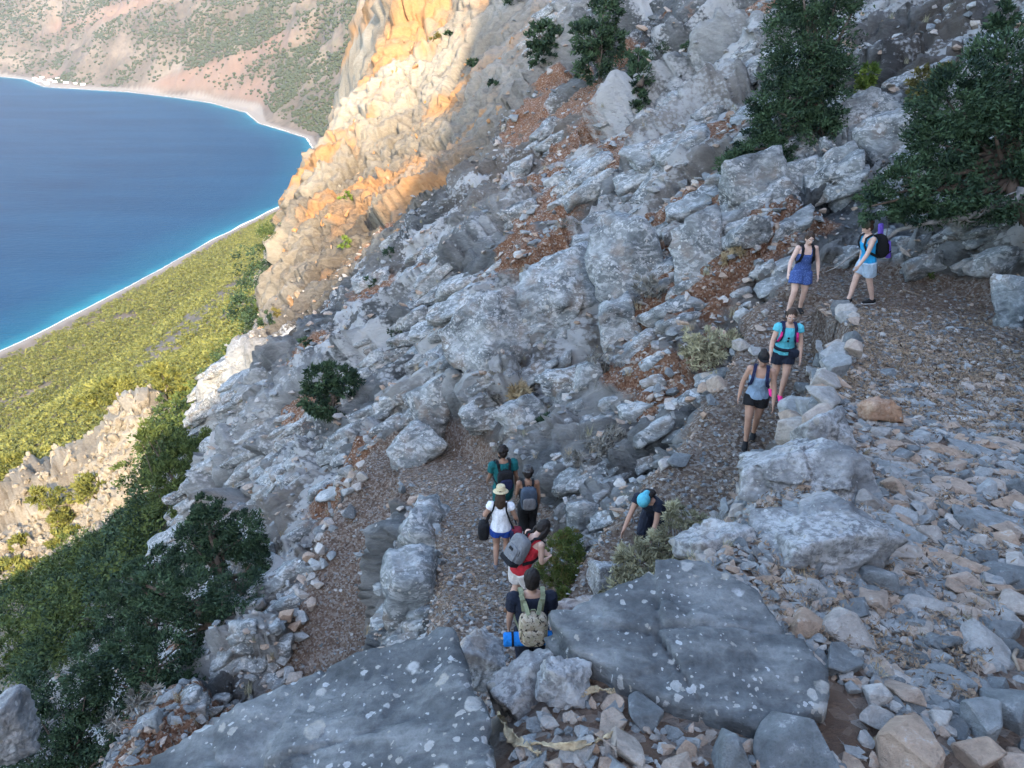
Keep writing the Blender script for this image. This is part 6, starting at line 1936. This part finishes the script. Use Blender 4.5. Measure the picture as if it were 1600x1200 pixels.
for i, (u, v) in enumerate(spots):
    ts = np.linspace(2300, 3600, 900)
    d = PX(u, v, 1.0)
    q = ts[:, None] * d
    zz = np.maximum(far_ground(q[:, 0], q[:, 1]), SEA + 1)
    kk = int(np.argmax(q[:, 2] < zz))
    house('small white flat-roofed house in the village across the bay', q[kk, 0], q[kk, 1], gv.uniform(9, 17), gv.uniform(8, 12), gv.uniform(4, 7), R(gv.uniform(-25, 25)), i % 3 == 0)

# ------------------------------------------------------------------ dry husks, sticks and leaf litter on the near trail
M['husk'] = plain('dry_husk', (0.36, 0.28, 0.175), 0.9, 0.45, 40, 0.7)
M['stick'] = plain('dry_stick', (0.22, 0.17, 0.125), 0.9, 0.3, 20, 0.4)
def husk(label, pxs, wd, seed):
    g_ = np.random.default_rng(seed)
    pts = []
    for u, v in pxs:
        h = hit(u, v, 1.2, 12, 3000)
        pts.append(h + np.array([0, 0, 0.035]))
    fine = []
    n = len(pts)
    for i in range(n - 1):
        for f in np.linspace(0, 1, 8, endpoint=False):
            a_ = pts[max(i - 1, 0)]; b_ = pts[i]; c_ = pts[i + 1]; d_ = pts[min(i + 2, n - 1)]
            fine.append(0.5 * (2 * b_ + (c_ - a_) * f + (2 * a_ - 5 * b_ + 4 * c_ - d_) * f * f + (3 * b_ - a_ - 3 * c_ + d_) * f ** 3))
    fine.append(pts[-1])
    V, F = [], []
    m = len(fine)
    for i, q in enumerate(fine):
        d = fine[min(i + 1, m - 1)] - fine[max(i - 1, 0)]; d /= np.linalg.norm(d)
        tw = 0.9 * math.sin(i * 0.35 + seed)
        s = np.cross(d, [0, 0, 1.0]); s /= np.linalg.norm(s); u_ = np.cross(s, d)
        s2 = s * math.cos(tw) + u_ * math.sin(tw); n2_ = np.cross(s2, d)
        w_ = wd * math.sin(math.pi * min(0.08 + 0.9 * i / m, 0.98)) ** 0.6
        for a, off in ((-0.5, 0.35), (-0.2, 0.0), (0.2, 0.02), (0.5, 0.30)):
            V.append(q + s2 * a * w_ + n2_ * off * w_ * 0.6 + g_.normal(size=3) * 0.0028)
    for i in range(m - 1):
        for j in range(3): F.append([i * 4 + j, i * 4 + j + 1, i * 4 + 5 + j, i * 4 + 4 + j])
    mb = MB(); mb.add((V, F))
    o = mb.build('dry_husk', M['husk'], None, True, loc=pts[0])
    so = o.modifiers.new('thick', 'SOLIDIFY'); so.thickness = 0.003
    tag(o, label, 'husk', 'dry plant husks lying between the slabs')
husk('curled dry husk leaning up beside the left slab', [(800, 1052), (812, 1070), (806, 1090), (790, 1105), (775, 1112)], 0.022, 3)
husk('long twisted dry husk along the right side of the left slab', [(778, 1122), (790, 1145), (800, 1165), (825, 1180), (845, 1190)], 0.028, 5)
husk('straight dry husk lying across the stones by the left slab', [(830, 1172), (870, 1178), (910, 1176), (945, 1164), (972, 1155)], 0.02, 7)
husk('short dry husk tucked under the right-hand slab', [(905, 1098), (925, 1090), (945, 1090), (960, 1094)], 0.022, 9)
husk('pale dry husk beside the stones right of the slab', [(1295, 998), (1310, 992), (1325, 1000)], 0.03, 11)
def stick(label, pxs, r0, seed):
    g_ = np.random.default_rng(seed)
    pts = [hit(u, v, 1.2, 16, 3000) + np.array([0, 0, 0.03]) for u, v in pxs]
    pts = [q + g_.normal(size=3) * 0.006 for q in pts]
    mb = MB(); mb.add(tube(pts, [r0 * (1 - 0.6 * i / len(pts)) for i in range(len(pts))], 6))
    o = mb.build('stick', M['stick'], None, True, loc=pts[0]); tag(o, label, 'stick', 'dry sticks on the upper trail')
stick('thin stick on the trail at the right edge of the picture', [(1500, 935), (1530, 938), (1560, 936), (1600, 930)], 0.011, 1)
stick('upright-looking twig among the stones at the right edge', [(1585, 1020), (1588, 1040), (1590, 1060)], 0.009, 2)
stick('bleached stick beside the retaining wall', [(1375, 560), (1395, 552), (1420, 545)], 0.018, 3)
stick('short pale stick under the flat green shrub', [(1410, 455), (1425, 460), (1440, 464)], 0.016, 4)

def leaf_proto(seed):
    g_ = np.random.default_rng(seed)
    V, F, T = [], [], []
    for k in range(5):
        c = g_.normal(size=3) * np.array([0.5, 0.5, 0.08]); a = g_.uniform(0, 6.28)
        d = np.array([math.cos(a), math.sin(a), g_.normal() * 0.3]); s = np.array([-math.sin(a), math.cos(a), g_.normal() * 0.3]) * g_.uniform(0.12, 0.35)
        o = len(V); V += [c - d * 0.5, c + s * 0.5, c + d * 0.5, c - s * 0.5]; F.append([o, o + 1, o + 2, o + 3]); T += [g_.random()] * 4
    o = mesh_np('leaf', np.array(V), F, M['litter'], None, False, {'tone': np.array(T)}); me = o.data; bpy.data.objects.remove(o)
    return me
M['litter'] = leaf_mat('leaf_litter', (0.07, 0.045, 0.03), (0.30, 0.21, 0.13))
LEAVES = [leaf_proto(900 + k) for k in range(6)]
onA = (w > 0.3) & (Pd[:, 0] > 0.38 * Pd[:, 1] + 0.1)
for cnt, m_, lo, hi, sd_ in ((2500, onA & (vr > 2.2) & (vr < 8), 0.012, 0.035, 1), (9000, onA & (vr > 6) & (vr < 17), 0.02, 0.055, 2), (5000, (w > 0.3) & (vr > 8) & (vr < 20), 0.03, 0.08, 3)):
    p_, g_, r_ = pick(m_, cnt, 300 + sd_)
    p_[:, 2] += 0.02 + 0.02 * g_.random(cnt)
    scatter('leaves', p_, g_.uniform(lo, hi, cnt), g_.uniform(0, 6.28, cnt), LEAVES, 0.5)
# ------------------------------------------------------------------ haze over the bay
def haze_box():
    x0, x1, y0, y1, z0, z1 = -6600, 6600, -700, 6800, -331, 420
    v = [(x, y, z) for z in (z0, z1) for y in (y0, y1) for x in (x0, x1)]
    f = [[0, 2, 3, 1], [4, 5, 7, 6], [0, 1, 5, 4], [2, 6, 7, 3], [0, 4, 6, 2], [1, 3, 7, 5]]
    m = bpy.data.materials.new('haze_air'); m.use_nodes = True
    nt = m.node_tree; nt.nodes.clear()
    o = nt.nodes.new('ShaderNodeOutputMaterial'); pv = nt.nodes.new('ShaderNodeVolumePrincipled')
    pv.inputs['Color'].default_value = (0.70, 0.84, 1.0, 1)
    pv.inputs['Density'].default_value = 0.000035
    pv.inputs['Anisotropy'].default_value = 0.0
    nt.links.new(pv.outputs[0], o.inputs['Volume'])
    ob = mesh_np('haze', v, f, m)
    tag(ob, kind='stuff')
haze_box()
